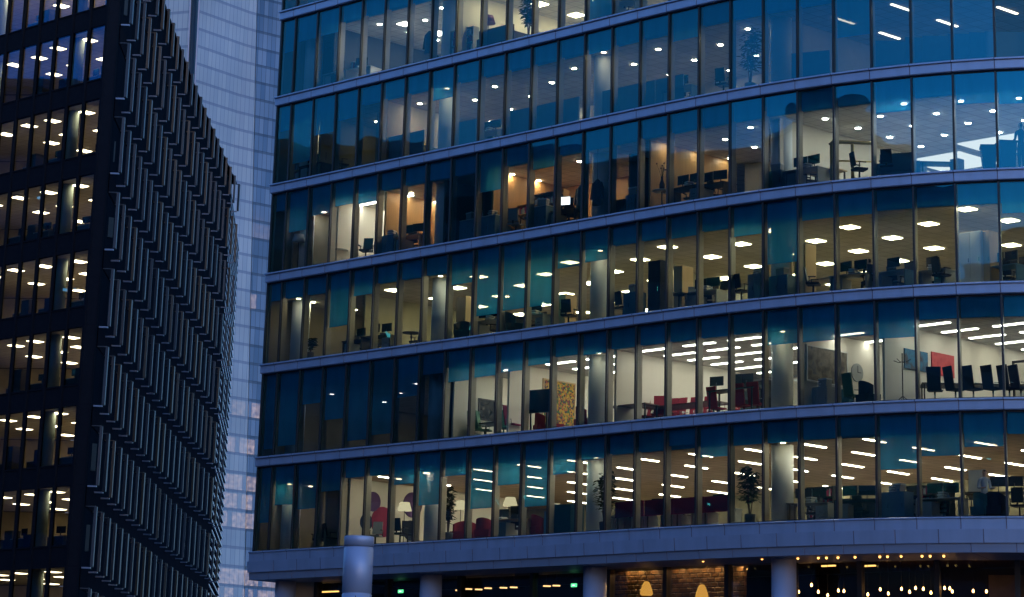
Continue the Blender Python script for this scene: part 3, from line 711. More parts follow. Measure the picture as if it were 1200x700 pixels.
# front: storeys with slabs, mullions and glass
M_TWALL = mat('lit_cream_wall', (.50, .42, .28), .8, var=.2)
M_TG = glass_mat('front_glass', (.74, .76, .72), (.08, .42, 1.0), 1.8)
RB = [C0 + Vector((.25, .5, 0)), fin_xy(5) - Vector((.45, 0, 0)), fin_xy(5) + Vector((-14.6, 2, 0)), C1 + WI * .2]
LAMPN = 0
for k in range(-1, 10):
    z1 = ZT - FH * k; z0 = z1 - 2.94
    if z1 > ZR: z1 = ZR - .4
    b = MB(); b.obox(C0 + Vector((0, 0, z0 - 1.0)), WD * BW * NL, WI * .3, (0, 0, 1.0)); b.build('spandrel', M_FDARK if k != -1 else M_FDARK, FT)
    for (nm, zz, mm) in (('floor_slab', z0 - .25, M_CARPET), ('ceiling', z1 + .03, M_CEIL)):
        pts = [p.copy() for p in RB]; pts[0] = C0 + WI * .31; pts[3] = C1 + WI * .31
        b = MB(); b.add([Vector((p.x, p.y, zz)) for p in pts] + [Vector((p.x, p.y, zz + .12)) for p in pts], [(3, 2, 1, 0), (4, 5, 6, 7)] + [(i, (i + 1) % 4, (i + 1) % 4 + 4, i + 4) for i in range(4)]); b.build(nm, mm, FT)
    b = MB(); b.obox(Vector((RB[2].x, RB[2].y, z0 - .1)), RB[1] - RB[2], Vector((0, .2, 0)), (0, 0, z1 - z0 + .1)); b.build('inner_wall', M_TWALL, FT)
    b = MB(); b.obox(Vector((RB[1].x - .02, C0.y + 1.2, z0 - .1)), Vector((-.1, 0, 0)), Vector((0, RB[1].y - C0.y - 1.3, 0)), (0, 0, z1 - z0 + .1)); b.build('inner_wall', M_TWALL, FT)
    for i in range(0, NL):
        q = C0 + WD * BW * i; T = WD; N = WI
        b = MB(); b.obox(q - T * .085 - N * .11 + Vector((0, 0, z0 - 1.0)), T * .17, N * .105, (0, 0, z1 - z0 + .995)); b.obox(q - T * .045 - N * .004 + Vector((0, 0, z0)), T * .09, N * .10, (0, 0, z1 - z0))
        b.obox(q + T * .09 - N * .05 + Vector((0, 0, z0 - .04)), T * (BW - .18), N * .04, (0, 0, .08)); b.obox(q + T * .09 - N * .05 + Vector((0, 0, z1 - .04)), T * (BW - .18), N * .04, (0, 0, .08))
        if i == 0: b.obox(q + Vector((.0, .0, z0 - 1.0)) - N * .1, Vector((.62, .0, 0)), Vector((0, .3, 0)), (0, 0, z1 - z0 + .995))
        fr = b.build('window', M_FDARK, FT)
        j = random.uniform(-.006, .006)
        b = MB(); b.add([q + T * .05 + N * .02 + Vector((0, 0, z0 + .03)), q + T * (BW - .05) + N * (.02 + j) + Vector((0, 0, z0 + .03)), q + T * (BW - .05) + N * (.02 + j) + Vector((0, 0, z1 - .03)), q + T * .05 + N * .02 + Vector((0, 0, z1 - .03))], [(3, 2, 1, 0)])
        b.build('glass_pane', M_TG, fr)
    for s_ in (2.55, 7.5):
        p = C0 + WD * BW * s_ + WI * 1.0
        b = MB(); b.lathe([(.33, 0), (.33, z1 - z0 - .01)], 18, Vector((p.x, p.y, z0))); b.build('interior_column', mat('grey_green_column', (.26, .34, .33), .7), FT)
    lit = {-1: 20, 0: 7, 1: 10, 2: 11, 3: 13, 4: 11, 5: 10, 6: 8, 7: 6, 8: 5}.get(k, 5)
    for s_ in (.9, 2.4, 4.0, 5.6, 7.2):
        for d_ in ((1.6, 4.4, 7.2) if s_ > 1.2 else (4.4, 7.8)):
            p = C0 + WD * BW * s_ + WI * d_
            if p.x > -20.4: continue
            x_, y_ = project((p.x, p.y, z1))
            if x_ < -40 or y_ < -40 or y_ > 740: continue
            p = Vector((p.x + random.uniform(-.3, .3), p.y + random.uniform(-.3, .3), z1 - .03))
            if LAMPN == 0:
                lt = empty('ceiling_light', (0, 0, 0), False)
                b = MB(); b.box(0, 0, .03, .66, .66, .06); b.build('housing', M_WHITEL, lt)
            o = empty('ceiling_light', p)
            b = MB(); b.box(p.x, p.y, p.z + .03, .80, .62, .06, 0, .78); b.build('housing', M_WHITEL, o)
            b = MB(); b.box(p.x, p.y, p.z - .012, .72, .54, .02, 0, .78); b.build('diffuser', lamp_mat('tower_lamp_%d' % lit, (1., .82, .52), lit), o)
            LAMPN += 1
            tag(o, 'broad bright ceiling light in the %s storey down of the dark finned building' % ORDS[k + 1], 'ceiling light', 'ceiling lights on the %s storey down of the finned building' % ORDS[k + 1])
    for s_, hh, mm, ww in ((.7, 1.25, M_BLACKP, .9), (3.0, 1.05, M_NAVY, .8), (4.5, 1.35, M_BLACKP, .7)):
        p = C0 + WD * BW * s_ + WI * random.uniform(.9, 1.5); x_, y_ = project((p.x, p.y, z0 + .6))
        if x_ < -10 or y_ < 0 or y_ > 705: continue
        hh *= random.uniform(.8, 1.2); o = empty('filing_cabinet', (p.x, p.y, z0 - .127)); o.rotation_euler = (0, 0, math.atan2(WD.y, WD.x)); ORG[o.name] = Vector((0, 0, 0))
        b = MB(); b.box(0, 0, hh / 2, ww, .5, hh); b.build('carcass', mm, o)
        for q in range(3): f = MB(); f.box(0, .262, hh * (q + .5) / 3, ww - .04, .02, hh / 3 - .03); f.build('drawer', mm, o)
        tag(o, 'dark filing cabinet behind the %s window from the fins, %s storey down, finned building' % (ORDS[int(s_)], ORDS[k + 1]), 'cabinet')
    # desks and clutter low behind the glass
    for s_ in (1.6, 3.6, 5.2):
        p = C0 + WD * BW * s_ + WI * random.uniform(1.0, 1.8)
        x_, y_ = project((p.x, p.y, z0 + .6))
        if x_ < -20 or y_ < 0 or y_ > 710: continue
        rz = math.atan2(WD.y, WD.x); o = empty('office_desk', (p.x, p.y, z0 - .12))
        o.rotation_euler = (0, 0, rz); ORG[o.name] = Vector((0, 0, 0))
        b = MB(); b.box(0, 0, .72, 1.4, .7, .04); b.build('desk_top', M_GREYC, o)
        for sx in (-.66, .66): b = MB(); b.box(sx, 0, .35, .04, .64, .70); b.build('leg_panel', M_GREYC, o)
        b = MB(); b.box(0, .33, .45, 1.28, .03, .5); b.build('modesty_panel', M_BLACKP, o)
        tag(o, 'grey desk behind the %s window from the fins, %s storey down, finned building' % (ORDS[int(s_)], ORDS[k + 1]), 'desk')
        mo = empty('monitor', (p.x, p.y, z0 - .12 + .741)); mo.rotation_euler = (0, 0, rz + random.uniform(-.3, .3)); ORG[mo.name] = Vector((0, 0, 0))
        b = MB(); b.box(0, 0, .01, .24, .18, .018); b.box(0, .03, .13, .05, .03, .24); b.build('stand', M_BLACKP, mo)
        b = MB(); b.box(0, 0, .34, .58, .03, .34); b.build('screen', M_SCREEN, mo)
        tag(mo, 'black monitor behind the %s window from the fins, %s storey down, finned building' % (ORDS[int(s_)], ORDS[k + 1]), 'monitor')
lt_kids = list(lt.children)
for ch in lt_kids: bpy.data.objects.remove(ch)
bpy.data.objects.remove(lt)

# ================================================================== PALE GLASS TOWER FAR BEHIND
GT = empty('glass_tower', (-70, 570, 0))
tag(GT, 'pale blue glass tower with fine floor lines rising behind the two office buildings', 'tower')
def tower_mat(name, c1, c2, line, pw=1.5, ph=FH, lit=0., vis=1., rough=.3, zcut=0):
    m = bpy.data.materials.new(name); m.use_nodes = True
    n = m.node_tree.nodes; l = m.node_tree.links; pb = n['Principled BSDF']
    uv = n.new('ShaderNodeTexCoord'); br = n.new('ShaderNodeTexBrick'); br.offset = 0.; br.inputs['Scale'].default_value = 1
    br.inputs['Brick Width'].default_value = pw; br.inputs['Row Height'].default_value = ph; br.inputs['Mortar Size'].default_value = .05; br.inputs['Mortar Smooth'].default_value = .3; br.inputs['Bias'].default_value = 0
    br.inputs['Color1'].default_value = (*c1, 1); br.inputs['Color2'].default_value = (*c2, 1); br.inputs['Mortar'].default_value = (*line, 1)
    l.new(uv.outputs['UV'], br.inputs[0])
    # floor edge bands
    sp = n.new('ShaderNodeSeparateXYZ'); l.new(uv.outputs['UV'], sp.inputs[0])
    def M(op, a, b_=None, c=None):
        x = n.new('ShaderNodeMath'); x.operation = op
        for i, q in enumerate((a, b_, c)):
            if q is None: continue
            if isinstance(q, (int, float)): x.inputs[i].default_value = q
            else: l.new(q, x.inputs[i])
        return x.outputs[0]
    fz = M('FRACT', M('DIVIDE', sp.outputs[1], ph)); band = M('GREATER_THAN', fz, .86)
    mx = n.new('ShaderNodeMix'); mx.data_type = 'RGBA'; l.new(M('MULTIPLY', band, .62), mx.inputs[0]); l.new(br.outputs[0], mx.inputs[6]); mx.inputs[7].default_value = (*line, 1)
    nz = n.new('ShaderNodeTexNoise'); nz.inputs['Scale'].default_value = .05; nz.inputs['Detail'].default_value = 3; l.new(uv.outputs['UV'], nz.inputs[0])
    m2 = n.new('ShaderNodeMix'); m2.data_type = 'RGBA'; m2.blend_type = 'MULTIPLY'; m2.inputs[0].default_value = .5
    l.new(mx.outputs[2], m2.inputs[6]); l.new(nz.outputs[0], m2.inputs[7]); l.new(m2.outputs[2], pb.inputs['Base Color'])
    pb.inputs['Roughness'].default_value = rough; pb.inputs['Specular IOR Level'].default_value = .6
    if lit:
        fl = M('FLOOR', M('DIVIDE', sp.outputs[1], ph)); wn = n.new('ShaderNodeTexWhiteNoise'); wn.noise_dimensions = '1D'; l.new(fl, wn.inputs['W'])
        cb = n.new('ShaderNodeCombineXYZ'); l.new(M('FLOOR', M('DIVIDE', sp.outputs[0], pw)), cb.inputs[0]); l.new(fl, cb.inputs[1])
        w2 = n.new('ShaderNodeTexWhiteNoise'); w2.noise_dimensions = '2D'; l.new(cb.outputs[0], w2.inputs['Vector'])
        n3 = n.new('ShaderNodeTexNoise'); n3.inputs['Scale'].default_value = 1.1; n3.inputs['Detail'].default_value = 3; l.new(uv.outputs['UV'], n3.inputs[0])
        on = M('MULTIPLY', M('GREATER_THAN', wn.outputs[0], .45), M('MULTIPLY', M('GREATER_THAN', w2.outputs[0], .25), M('GREATER_THAN', .80, fz)))
        low = M('SUBTRACT', 1., M('SMOOTH_MIN', M('MAXIMUM', M('DIVIDE', M('SUBTRACT', sp.outputs[1], zcut), 25.), 0.), 1., .1))
        st = M('MULTIPLY', M('MULTIPLY', on, low), M('MULTIPLY', M('POWER', n3.outputs[0], 2.2), lit))
        pb.inputs['Emission Color'].default_value = (1., .68, .5, 1); l.new(st, pb.inputs['Emission Strength'])
    return m
def edge(p1, p2, Y):
    a = Vector((0, 0, CAMZ)) + ray(*p1) * (Y / ray(*p1).y); c = Vector((0, 0, CAMZ)) + ray(*p2) * (Y / ray(*p2).y)
    f = lambda z: a + (c - a) * ((z - a.z) / (c.z - a.z)); return f(0.), f(185.)
EA = (Vector((-96, 583, 0)), Vector((-96, 583, 185)))
EB = edge((223.4, 0), (218.4, 115), 569.6); EC = edge((233.9, 0), (227.9, 115), 569); ED = edge((301, 0), (287.5, 620), 584); EE = edge((352, 0), (342, 620), 592)
def facet(name, A, B, m, parent=GT, back=8.):
    b = MB(); T = (B[0] - A[0]).normalized(); N = Vector((0, 1, 0))
    v = [A[0], B[0], B[1], A[1]]; v += [q + N * back for q in v]
    b.add(v, [(0, 1, 2, 3), (7, 6, 5, 4), (0, 4, 5, 1), (1, 5, 6, 2), (2, 6, 7, 3), (3, 7, 4, 0)]); o = b.build(name, m, parent)
    ul = o.data.uv_layers.new(name='uv'); c0 = Vector(o.data.vertices[0].co)
    for p in o.data.polygons:
        for li in p.loop_indices:
            co = o.data.vertices[o.data.loops[li].vertex_index].co; ul.data[li].uv = ((co - c0).dot(T), co.z)
    return o
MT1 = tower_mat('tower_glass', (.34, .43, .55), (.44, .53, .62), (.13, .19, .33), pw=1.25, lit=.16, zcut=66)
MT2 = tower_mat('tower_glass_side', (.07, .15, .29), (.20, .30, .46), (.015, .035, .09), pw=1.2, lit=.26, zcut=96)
MT3 = mat('tower_recess_glass', (.015, .06, .13), .15, 0, .3, .1)
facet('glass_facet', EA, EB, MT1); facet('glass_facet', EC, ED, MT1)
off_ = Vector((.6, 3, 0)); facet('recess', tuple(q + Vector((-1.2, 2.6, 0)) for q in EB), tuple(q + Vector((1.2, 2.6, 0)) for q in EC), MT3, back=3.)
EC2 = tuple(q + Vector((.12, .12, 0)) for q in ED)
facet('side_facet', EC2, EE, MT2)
# slim fins on the recess edges
for e in (EB, EC):
    b = MB(); b.add([e[0] + Vector((-.15, -.4, 0)), e[0] + Vector((.15, -.4, 0)), e[0] + Vector((.15, -.02, 0)), e[0] + Vector((-.15, -.02, 0)), e[1] + Vector((-.15, -.4, 0)), e[1] + Vector((.15, -.4, 0)), e[1] + Vector((.15, -.02, 0)), e[1] + Vector((-.15, -.02, 0))],
                    [(0, 3, 2, 1), (4, 5, 6, 7), (0, 1, 5, 4), (1, 2, 6, 5), (2, 3, 7, 6), (3, 0, 4, 7)]); b.build('edge_fin', M_SOFF, GT)

# ================================================================== BUILDINGS OPPOSITE (they show as dark shapes in the glass; unseen blocks sized to shut out sky)
M_OPP = mat('opposite_stone', (.16, .18, .22), .7, var=.3, scale=.3)
M_OPPW = mat('opposite_window', (.02, .03, .04), .2)
def opposite(name, x0, y0, x1, y1, h, label, face):
    o = empty(name, ((x0 + x1) / 2, (y0 + y1) / 2, 0))
    b = MB(); b.obox((x0, y0, 0), (x1 - x0, 0, 0), (0, y1 - y0, 0), (0, 0, h)); b.build('wall', M_OPP, o)
    b = MB(); b.obox((x0 - .4, y0 - .4, h), (x1 - x0 + .8, 0, 0), (0, y1 - y0 + .8, 0), (0, 0, .8)); b.build('roof', M_OPP, o)
    nl = int(h // 4)
    for k in range(1, nl):
        b = MB()
        if face == 'x': b.obox((x1 - .05, y0 + 2, k * 4), (.15, 0, 0), (0, y1 - y0 - 4, 0), (0, 0, 1.8))
        else: b.obox((x0 + 2, y1 - .05, k * 4), (x1 - x0 - 4, 0, 0), (0, .15, 0), (0, 0, 1.8))
        b.build('window_band', M_OPPW, o)
    for q in range(16):
        k = random.randint(1, nl - 1); u = random.random(); b = MB()
        if face == 'x': b.obox((x1 + .11, y0 + 3 + u * (y1 - y0 - 8), k * 4 + .3), (.02, 0, 0), (0, .3, 0), (0, 0, .25))
        else: b.obox((x0 + 3 + u * (x1 - x0 - 8), y1 + .11, k * 4 + .3), (.3, 0, 0), (0, .02, 0), (0, 0, .25))
        b.build('lit_window', lamp_mat('far_window', (1, .9, .75), 3), o)
    return tag(o, label, 'building')
opposite('stepped_office_block', -125, 66, -85, 140, 45, 'dark stepped office block mirrored in the far windows of the curved building', 'x')
opposite('long_office_block', -105, -75, -72, 65.5, 49, 'long low dark block mirrored in the middle of the curved building', 'x')
opposite('south_sky_blocker', -190, -150, 40, -122, 66, 'unseen wide dark block added to keep sky reflections off the bulging end', 'y')  # added out of view to block sky reflections in the curved end
opposite('north_sky_blocker', -150, 140.6, -112, 250, 58, 'unseen tall dark block added to darken reflections in the finned building front', 'x')  # added out of view so the finned front mirrors dark, not sky
DO = empty('domed_building', (-52, -88, 0)); c = Vector((-52, -88, 0))
b = MB(); b.lathe([(20 * math.cos(t) ** .8 + .01, 44 * math.sin(t)) for t in [i * math.pi / 2 / 14 for i in range(15)]], 40, c); b.build('dome_shell', M_OPPW, DO)
b = MB(); b.lathe([(21, 0), (21, 1.2), (20.3, 1.4)], 40, c); b.build('plinth', M_OPP, DO)
tag(DO, 'dark rounded glass building mirrored in the bulging end of the curved office', 'building')

# ================================================================== FURNITURE AND PEOPLE BEHIND THE GLASS
PROTO = {}
SEEN = {}
def parts(name, plist, key):
    """plist: [(part name, MB, material, [sub-parts])]"""
    r = empty(name, (0, 0, 0), False)
    for it in plist:
        o = it[1].build(it[0], it[2], r)
        for q in (it[3] if len(it) > 3 else []): q[1].build(q[0], q[2], o)
    PROTO[key] = r; return r
def mk_swivel(c):
    p = []
    b = MB(); b.taper(0, 0, .43, .46, .46, 0, 0, .50, .50, .48); p.append(('seat', b, c))
    b = MB(); b.taper(0, .22, .56, .42, .05, 0, .30, 1.06, .40, .04); p.append(('backrest', b, c))
    b = MB(); b.box(0, .25, .53, .06, .03, .14); b.tube([(0, 0, .10), (0, 0, .44)], .035, 8); p.append(('post', b, M_BLACKP))
    b = MB()
    for k in range(5):
        t = k * 2 * math.pi / 5 + .3; b.tube([(0, 0, .12), (.3 * math.cos(t), .3 * math.sin(t), .07)], [.03, .02], 6); b.tube([(.3 * math.cos(t) - .02, .3 * math.sin(t), .03), (.3 * math.cos(t) + .02, .3 * math.sin(t), .03)], .03, 8)
    p.append(('star_base', b, M_BLACKP))
    for sx in (-.27, .27):
        b = MB(); b.tube([(sx, .12, .46), (sx * 1.05, .10, .68)], .018, 6); b.box(sx * 1.05, .0, .69, .06, .28, .03); p.append(('armrest', b, M_BLACKP))
    return 'swivel_chair', p
def mk_highback(c):
    p = []
    b = MB(); b.taper(0, 0, .42, .48, .46, 0, 0, .48, .50, .48); p.append(('seat', b, c))
    b = MB(); b.taper(0, .22, .46, .46, .06, 0, .34, 1.22, .50, .04); p.append(('backrest', b, c))
    b = MB(); b.tube([(0, 0, .10), (0, 0, .43)], .03, 8); p.append(('post', b, M_CHROME))
    b = MB()
    for k in range(4):
        t = k * math.pi / 2 + .6; b.tube([(0, 0, .10), (.3 * math.cos(t), .3 * math.sin(t), .03)], [.03, .02], 6)
    p.append(('star_base', b, M_BLACKP))
    for sx in (-.27, .27):
        b = MB(); b.tube([(sx, .2, .62), (sx, -.1, .64), (sx, -.12, .44)], .015, 6); p.append(('armrest', b, M_CHROME))
    return 'meeting_chair', p
def mk_armchair(c):
    b = MB(); b.taper(0, 0, .16, .62, .62, 0, 0, .44, .66, .64); p = [('seat', b, c)]
    b = MB(); b.v = []; pr = []
    for i in range(13):
        t = math.pi * i / 12; pr.append((.36 * math.cos(t), .32 * math.sin(t)))
    vs = []; n = len(pr)
    for (z, h) in ((.30, 0), (.74, 1)):
        for (x, y) in pr: vs.append((x * 1.02, y * 1.02, z + (.16 * (y / .32) if h else 0)))
        for (x, y) in pr: vs.append((x * .82, y * .82, z + (.16 * (y / .32) if h else 0)))
    f = []
    for i in range(n - 1): f += [(i, i + 1, 2 * n + i + 1, 2 * n + i), (n + i + 1, n + i, 3 * n + i, 3 * n + i + 1), (2 * n + i, 2 * n + i + 1, 3 * n + i + 1, 3 * n + i), (i + 1, i, n + i, n + i + 1)]
    f += [(0, n, 3 * n, 2 * n), (n - 1, 3 * n - 1, 4 * n - 1, 2 * n - 1)][:1] + [(n - 1, 3 * n - 1, 4 * n - 1, 2 * n - 1)]
    b.add(vs, f, 0, False); p.append(('backrest', b, c))
    for sx in (-.25, .25):
        for sy in (-.22, .22): b = MB(); b.tube([(sx, sy, .17), (sx * 1.08, sy * 1.08, 0)], [.02, .014], 6); p.append(('leg', b, M_CHROME))
    return 'armchair', p
def mk_desk(c, wd=1.6, panel=None):
    b = MB(); b.box(0, 0, .725, wd, .78, .03); p = [('desk_top', b, c)]
    for sx in (-1, 1):
        b = MB(); b.box(sx * (wd / 2 - .05), 0, .355, .05, .7, .71); p.append(('leg_panel', b, c))
    if panel:
        b = MB(); b.box(0, -.40, .72, wd, .03, .95); p.append(('screen_panel', b, panel))
    b = MB(); b.box(wd / 2 - .32, .02, .33, .40, .60, .60); h = MB()
    for z in (.22, .42): h.box(wd / 2 - .32, -.285, z, .14, .015, .02)
    h.box(wd / 2 - .32, -.283, .32, .38, .006, .01); p.append(('drawer_unit', b, M_GREYC, [('handle', h, M_CHROME)]))
    return 'desk', p
def mk_table(c, L=2.4, D=1.0, h=.74):
    b = MB(); b.box(0, 0, h - .02, L, D, .04); p = [('table_top', b, c)]
    for sx in (-1, 1):
        for sy in (-1, 1): b = MB(); b.box(sx * (L / 2 - .08), sy * (D / 2 - .08), (h - .04) / 2, .05, .05, h - .04); p.append(('leg', b, M_BLACKP))
    return 'table', p
def mk_roundtable(c):
    b = MB(); b.lathe([(.36, .70), (.38, .715), (.38, .73), (.36, .74)], 24); p = [('table_top', b, c)]
    b = MB(); b.tube([(0, 0, .03), (0, 0, .70)], .03, 8); b.lathe([(.24, 0), (.24, .015), (.05, .03)], 20); p.append(('pedestal', b, M_BLACKP)); return 'side_table', p
def mk_monitor(c, arm=False, W_=.58, H_=.34):
    b = MB(); b.lathe([(.11, 0), (.11, .012), (.02, .02)], 14); b.tube([(0, .03, .015), (0, .03, .30)], .018, 6); p = [('stand', b, M_BLACKP)]
    b = MB(); b.box(0, 0, .36, W_, .03, H_); s = MB(); s.box(0, -.0165, .36, W_ - .03, .003, H_ - .03); p.append(('housing', b, M_BLACKP, [('screen', s, c)])); return 'monitor', p
def mk_tvstand():
    b = MB(); b.box(0, 0, 1.25, 1.55, .06, .90); s = MB(); s.box(0, -.032, 1.25, 1.49, .004, .84); p = [('display', b, M_BLACKP, [('screen', s, M_SCREEN)])]
    for sx in (-.4, .4):
        b = MB(); b.box(sx, .06, .75, .06, .05, 1.4); b.box(sx, 0, .06, .06, .7, .05); p.append(('stand_leg', b, M_BLACKP))
    return 'display_screen', p
def mk_cabinet(c, w_, d_, h_, top=None, nd=2):
    b = MB(); b.box(0, 0, h_ / 2, w_, d_, h_); p = [('carcass', b, c)]
    for i in range(nd):
        x = -w_ / 2 + (i + .5) * w_ / nd; f = MB(); f.box(x, -d_ / 2 - .009, h_ / 2, w_ / nd - .015, .018, h_ - .05); h = MB(); h.box(x + w_ / nd * .35, -d_ / 2 - .028, h_ / 2, .015, .02, .14)
        p.append(('door', f, c, [('handle', h, M_CHROME)]))
    if top: b = MB(); b.box(0, 0, h_ + .015, w_ + .03, d_ + .03, .03); p.append(('top', b, top))
    return 'cabinet', p
def mk_shelf(c, w_=1.6, d_=.32, h_=1.7, n=4):
    b = MB()
    for sx in (-1, 1): b.box(sx * (w_ / 2 - .015), 0, h_ / 2, .03, d_, h_)
    for i in range(n + 1): b.box(0, 0, .02 + i * (h_ - .04) / n, w_ - .06, d_, .03)
    b.box(0, d_ / 2 - .005, h_ / 2, w_ - .06, .01, h_ - .04); p = [('frame', b, c)]
    bk = MB(); mats_ = [M_NAVY, M_WHITEL, M_MAROON, M_GREYC, M_BLUEC]
    for i in range(n):
        x = -w_ / 2 + .06
        while x < w_ / 2 - .15:
            t = random.uniform(.03, .07); hh = random.uniform(.2, .32)
            if random.random() < .8: bk.box(x + t / 2, -.02, .036 + i * (h_ - .04) / n + hh / 2, t * .96, .2, hh, random.randrange(5))
            x += t
    p.append(('books', bk, mats_)); return 'bookshelf', p
def mk_plant(h_=1.8, rx=.35, pot=True, n=170, seed=1):
    rnd = random.Random(seed); b = MB(); b.lathe([(.16, 0), (.21, .38), (.19, .40), (.17, .36)], 16); p = [('pot', b, M_POT)]
    b = MB(); tips = []
    for k in range(4):
        a = rnd.random() * 6.28; x, y = math.cos(a) * rx * .4, math.sin(a) * rx * .4; top = h_ * rnd.uniform(.75, .95)
        b.tube([(x * .1, y * .1, .34), (x * .6, y * .6, top * .6), (x, y, top)], [.022, .014, .006], 6); tips.append((x, y, top))
    p.append(('stem', b, M_DWOOD))
    b = MB()
    for i in range(n):
        x, y, top = tips[i % 4]; f = rnd.uniform(.3, 1.05); z = .34 + (h_ - .34) * f * top / h_ + rnd.uniform(-.05, .1)
        rr_ = rx * (1.0 - abs(f - .55) * .9) * rnd.uniform(.2, 1); a = rnd.random() * 6.28
        c = Vector((x * f + math.cos(a) * rr_ * .8, y * f + math.sin(a) * rr_ * .8, min(z, h_))); L = rnd.uniform(.14, .28); wd = L * .32
        d = Vector((math.cos(a), math.sin(a), rnd.uniform(-.7, .4))).normalized(); sd_ = d.cross(Vector((0, 0, 1))).normalized() * wd; up = sd_.cross(d).normalized() * wd * .3
        b.add([c - d * L * .5, c + sd_ + up, c + d * L * .6, c - sd_ + up], [(0, 1, 2), (0, 2, 3)])
    p.append(('foliage', b, M_LEAF)); return 'potted_plant', p
def mk_floorlamp(shade, h_=1.75, glow=2.2, r0=.20, r1=.30, hh=.34):
    b = MB(); b.lathe([(.16, 0), (.16, .02), (.02, .03)], 18); b.tube([(0, 0, .025), (0, 0, h_ - hh + .02)], .014, 8); p = [('stand', b, M_BLACKP)]
    b = MB(); b.lathe([(r1, h_ - hh), (r0, h_)], 22); p.append(('lamp_shade', b, shade)); return 'floor_lamp', p
def mk_desklamp():
    b = MB(); b.lathe([(.09, 0), (.09, .015), (.015, .02)], 14); b.tube([(0, 0, .015), (0, .12, .28), (0, -.12, .48)], .012, 6); p = [('arm', b, M_CHROME)]
    b = MB(); b.lathe([(.09, -.1), (.03, 0)], 14, (0, -.12, .48)); p.append(('lamp_shade', b, lamp_mat('desk_lamp_glow', (1, .85, .6), 4))); return 'desk_lamp', p
def mk_tablelamp():
    b = MB(); b.lathe([(.08, 0), (.08, .02), (.03, .05), (.045, .12), (.015, .2), (.015, .24)], 16); p = [('lamp_base', b, M_WHITEL)]
    b = MB(); b.lathe([(.15, .22), (.10, .40)], 18); p.append(('lamp_shade', b, lamp_mat('orange_lamp_glow', (1, .5, .16), 8))); return 'table_lamp', p
def mk_coatstand():
    b = MB(); b.tube([(0, 0, .22), (0, 0, 1.72)], .02, 8); p = [('pole', b, M_BLACKP)]
    for k in range(4):
        t = k * math.pi / 2 + .4; b = MB(); b.tube([(0, 0, .24), (.28 * math.cos(t), .28 * math.sin(t), 0)], .015, 6); p.append(('foot', b, M_BLACKP))
    for k in range(4):
        t = k * math.pi / 2 + .1; b = MB(); b.tube([(0, 0, 1.42), (.14 * math.cos(t), .14 * math.sin(t), 1.40), (.34 * math.cos(t), .34 * math.sin(t), 1.48)], .011, 6); p.append(('peg', b, M_BLACKP))
    return 'coat_stand', p
def mk_bin(c, s_=1.):
    b = MB(); b.taper(0, 0, .12, .42 * s_, .46 * s_, 0, 0, .96 * s_, .54 * s_, .62 * s_); p = [('bin_body', b, c)]
    b = MB(); b.box(0, 0, .985 * s_, .60 * s_, .70 * s_, .05); b.box(0, .36 * s_, .96 * s_, .5 * s_, .06, .05); p.append(('lid', b, c))
    for sx in (-.2, .2): b = MB(); b.tube([(sx - .03, .2, .1), (sx + .03, .2, .1)], .1, 14); p.append(('wheel', b, M_BLACKP))
    return 'wheeled_bin', p
def mk_sofa(c, L=1.7):
    b = MB(); b.box(0, 0, .30, L, .80, .26); p = [('seat', b, c)]
    b = MB(); b.box(0, .36, .60, L, .18, .62); p.append(('backrest', b, c))
    for sx in (-1, 1): b = MB(); b.box(sx * (L / 2 + .08), 0, .38, .155, .85, .42); p.append(('armrest', b, c))
    b = MB()
    for sx in (-1, 1):
        for sy in (-.3, .3): q = MB(); q.tube([(sx * (L / 2 - .1), sy, .172), (sx * (L / 2 - .1), sy, 0)], .02, 6); p.append(('leg', q, M_BLACKP))
    return 'sofa', p
def mk_divider(c, L=1.45, h0=.55, h1=1.12):
    b = MB(); b.box(0, 0, (h0 + h1) / 2, L - .02, .05, h1 - h0); p = [('fabric_panel', b, c)]
    for sx in (-1, 1): b = MB(); b.box(sx * (L / 2 - .15), 0, h0 / 2, .04, .04, h0 - .002); b.box(sx * (L / 2 - .15), 0, .012, .06, .5, .024); p.append(('leg', b, M_BLACKP))
    return 'desk_divider', p
def mk_trolley():
    p = []
    for sx in (-.75, 0, .75): b = MB(); b.tube([(sx, 0, .04), (sx, 0, 1.42), (sx * .97, 0, 1.5)], .06, 8); p.append(('upright', b, M_YELLOW))
    b = MB(); b.tube([(-.80, 0, 1.42), (-.70, 0, 1.54), (.70, 0, 1.54), (.80, 0, 1.42)], .07, 8); p.append(('top_rail', b, M_YELLOW))
    b = MB(); b.tube([(-.75, 0, .85), (.75, 0, .85)], .03, 8); p.append(('middle_rail', b, M_YELLOW))
    b = MB(); b.box(0, 0, .03, 1.7, .5, .06); p.append(('base', b, M_LWOOD)); return 'timber_rack', p
def mk_vase():
    b = MB(); b.lathe([(.05, 0), (.10, .12), (.11, .25), (.05, .42), (.045, .52), (.06, .56)], 18); p = [('vase_body', b, M_NAVY)]
    b = MB(); rnd = random.Random(4); f = MB()
    for k in range(9):
        a = rnd.random() * 6.28; r_ = rnd.uniform(.06, .26); z = rnd.uniform(.75, 1.1); b.tube([(0, 0, .45), (r_ * .4 * math.cos(a), r_ * .4 * math.sin(a), .7), (r_ * math.cos(a), r_ * math.sin(a), z)], .007, 5); f.lathe([(.005, -.03), (.035, 0), (.02, .035)], 8, (r_ * math.cos(a), r_ * math.sin(a), z))
    p.append(('stem', b, M_LEAF)); p.append(('blossom', f, M_DWOOD)); return 'vase', p
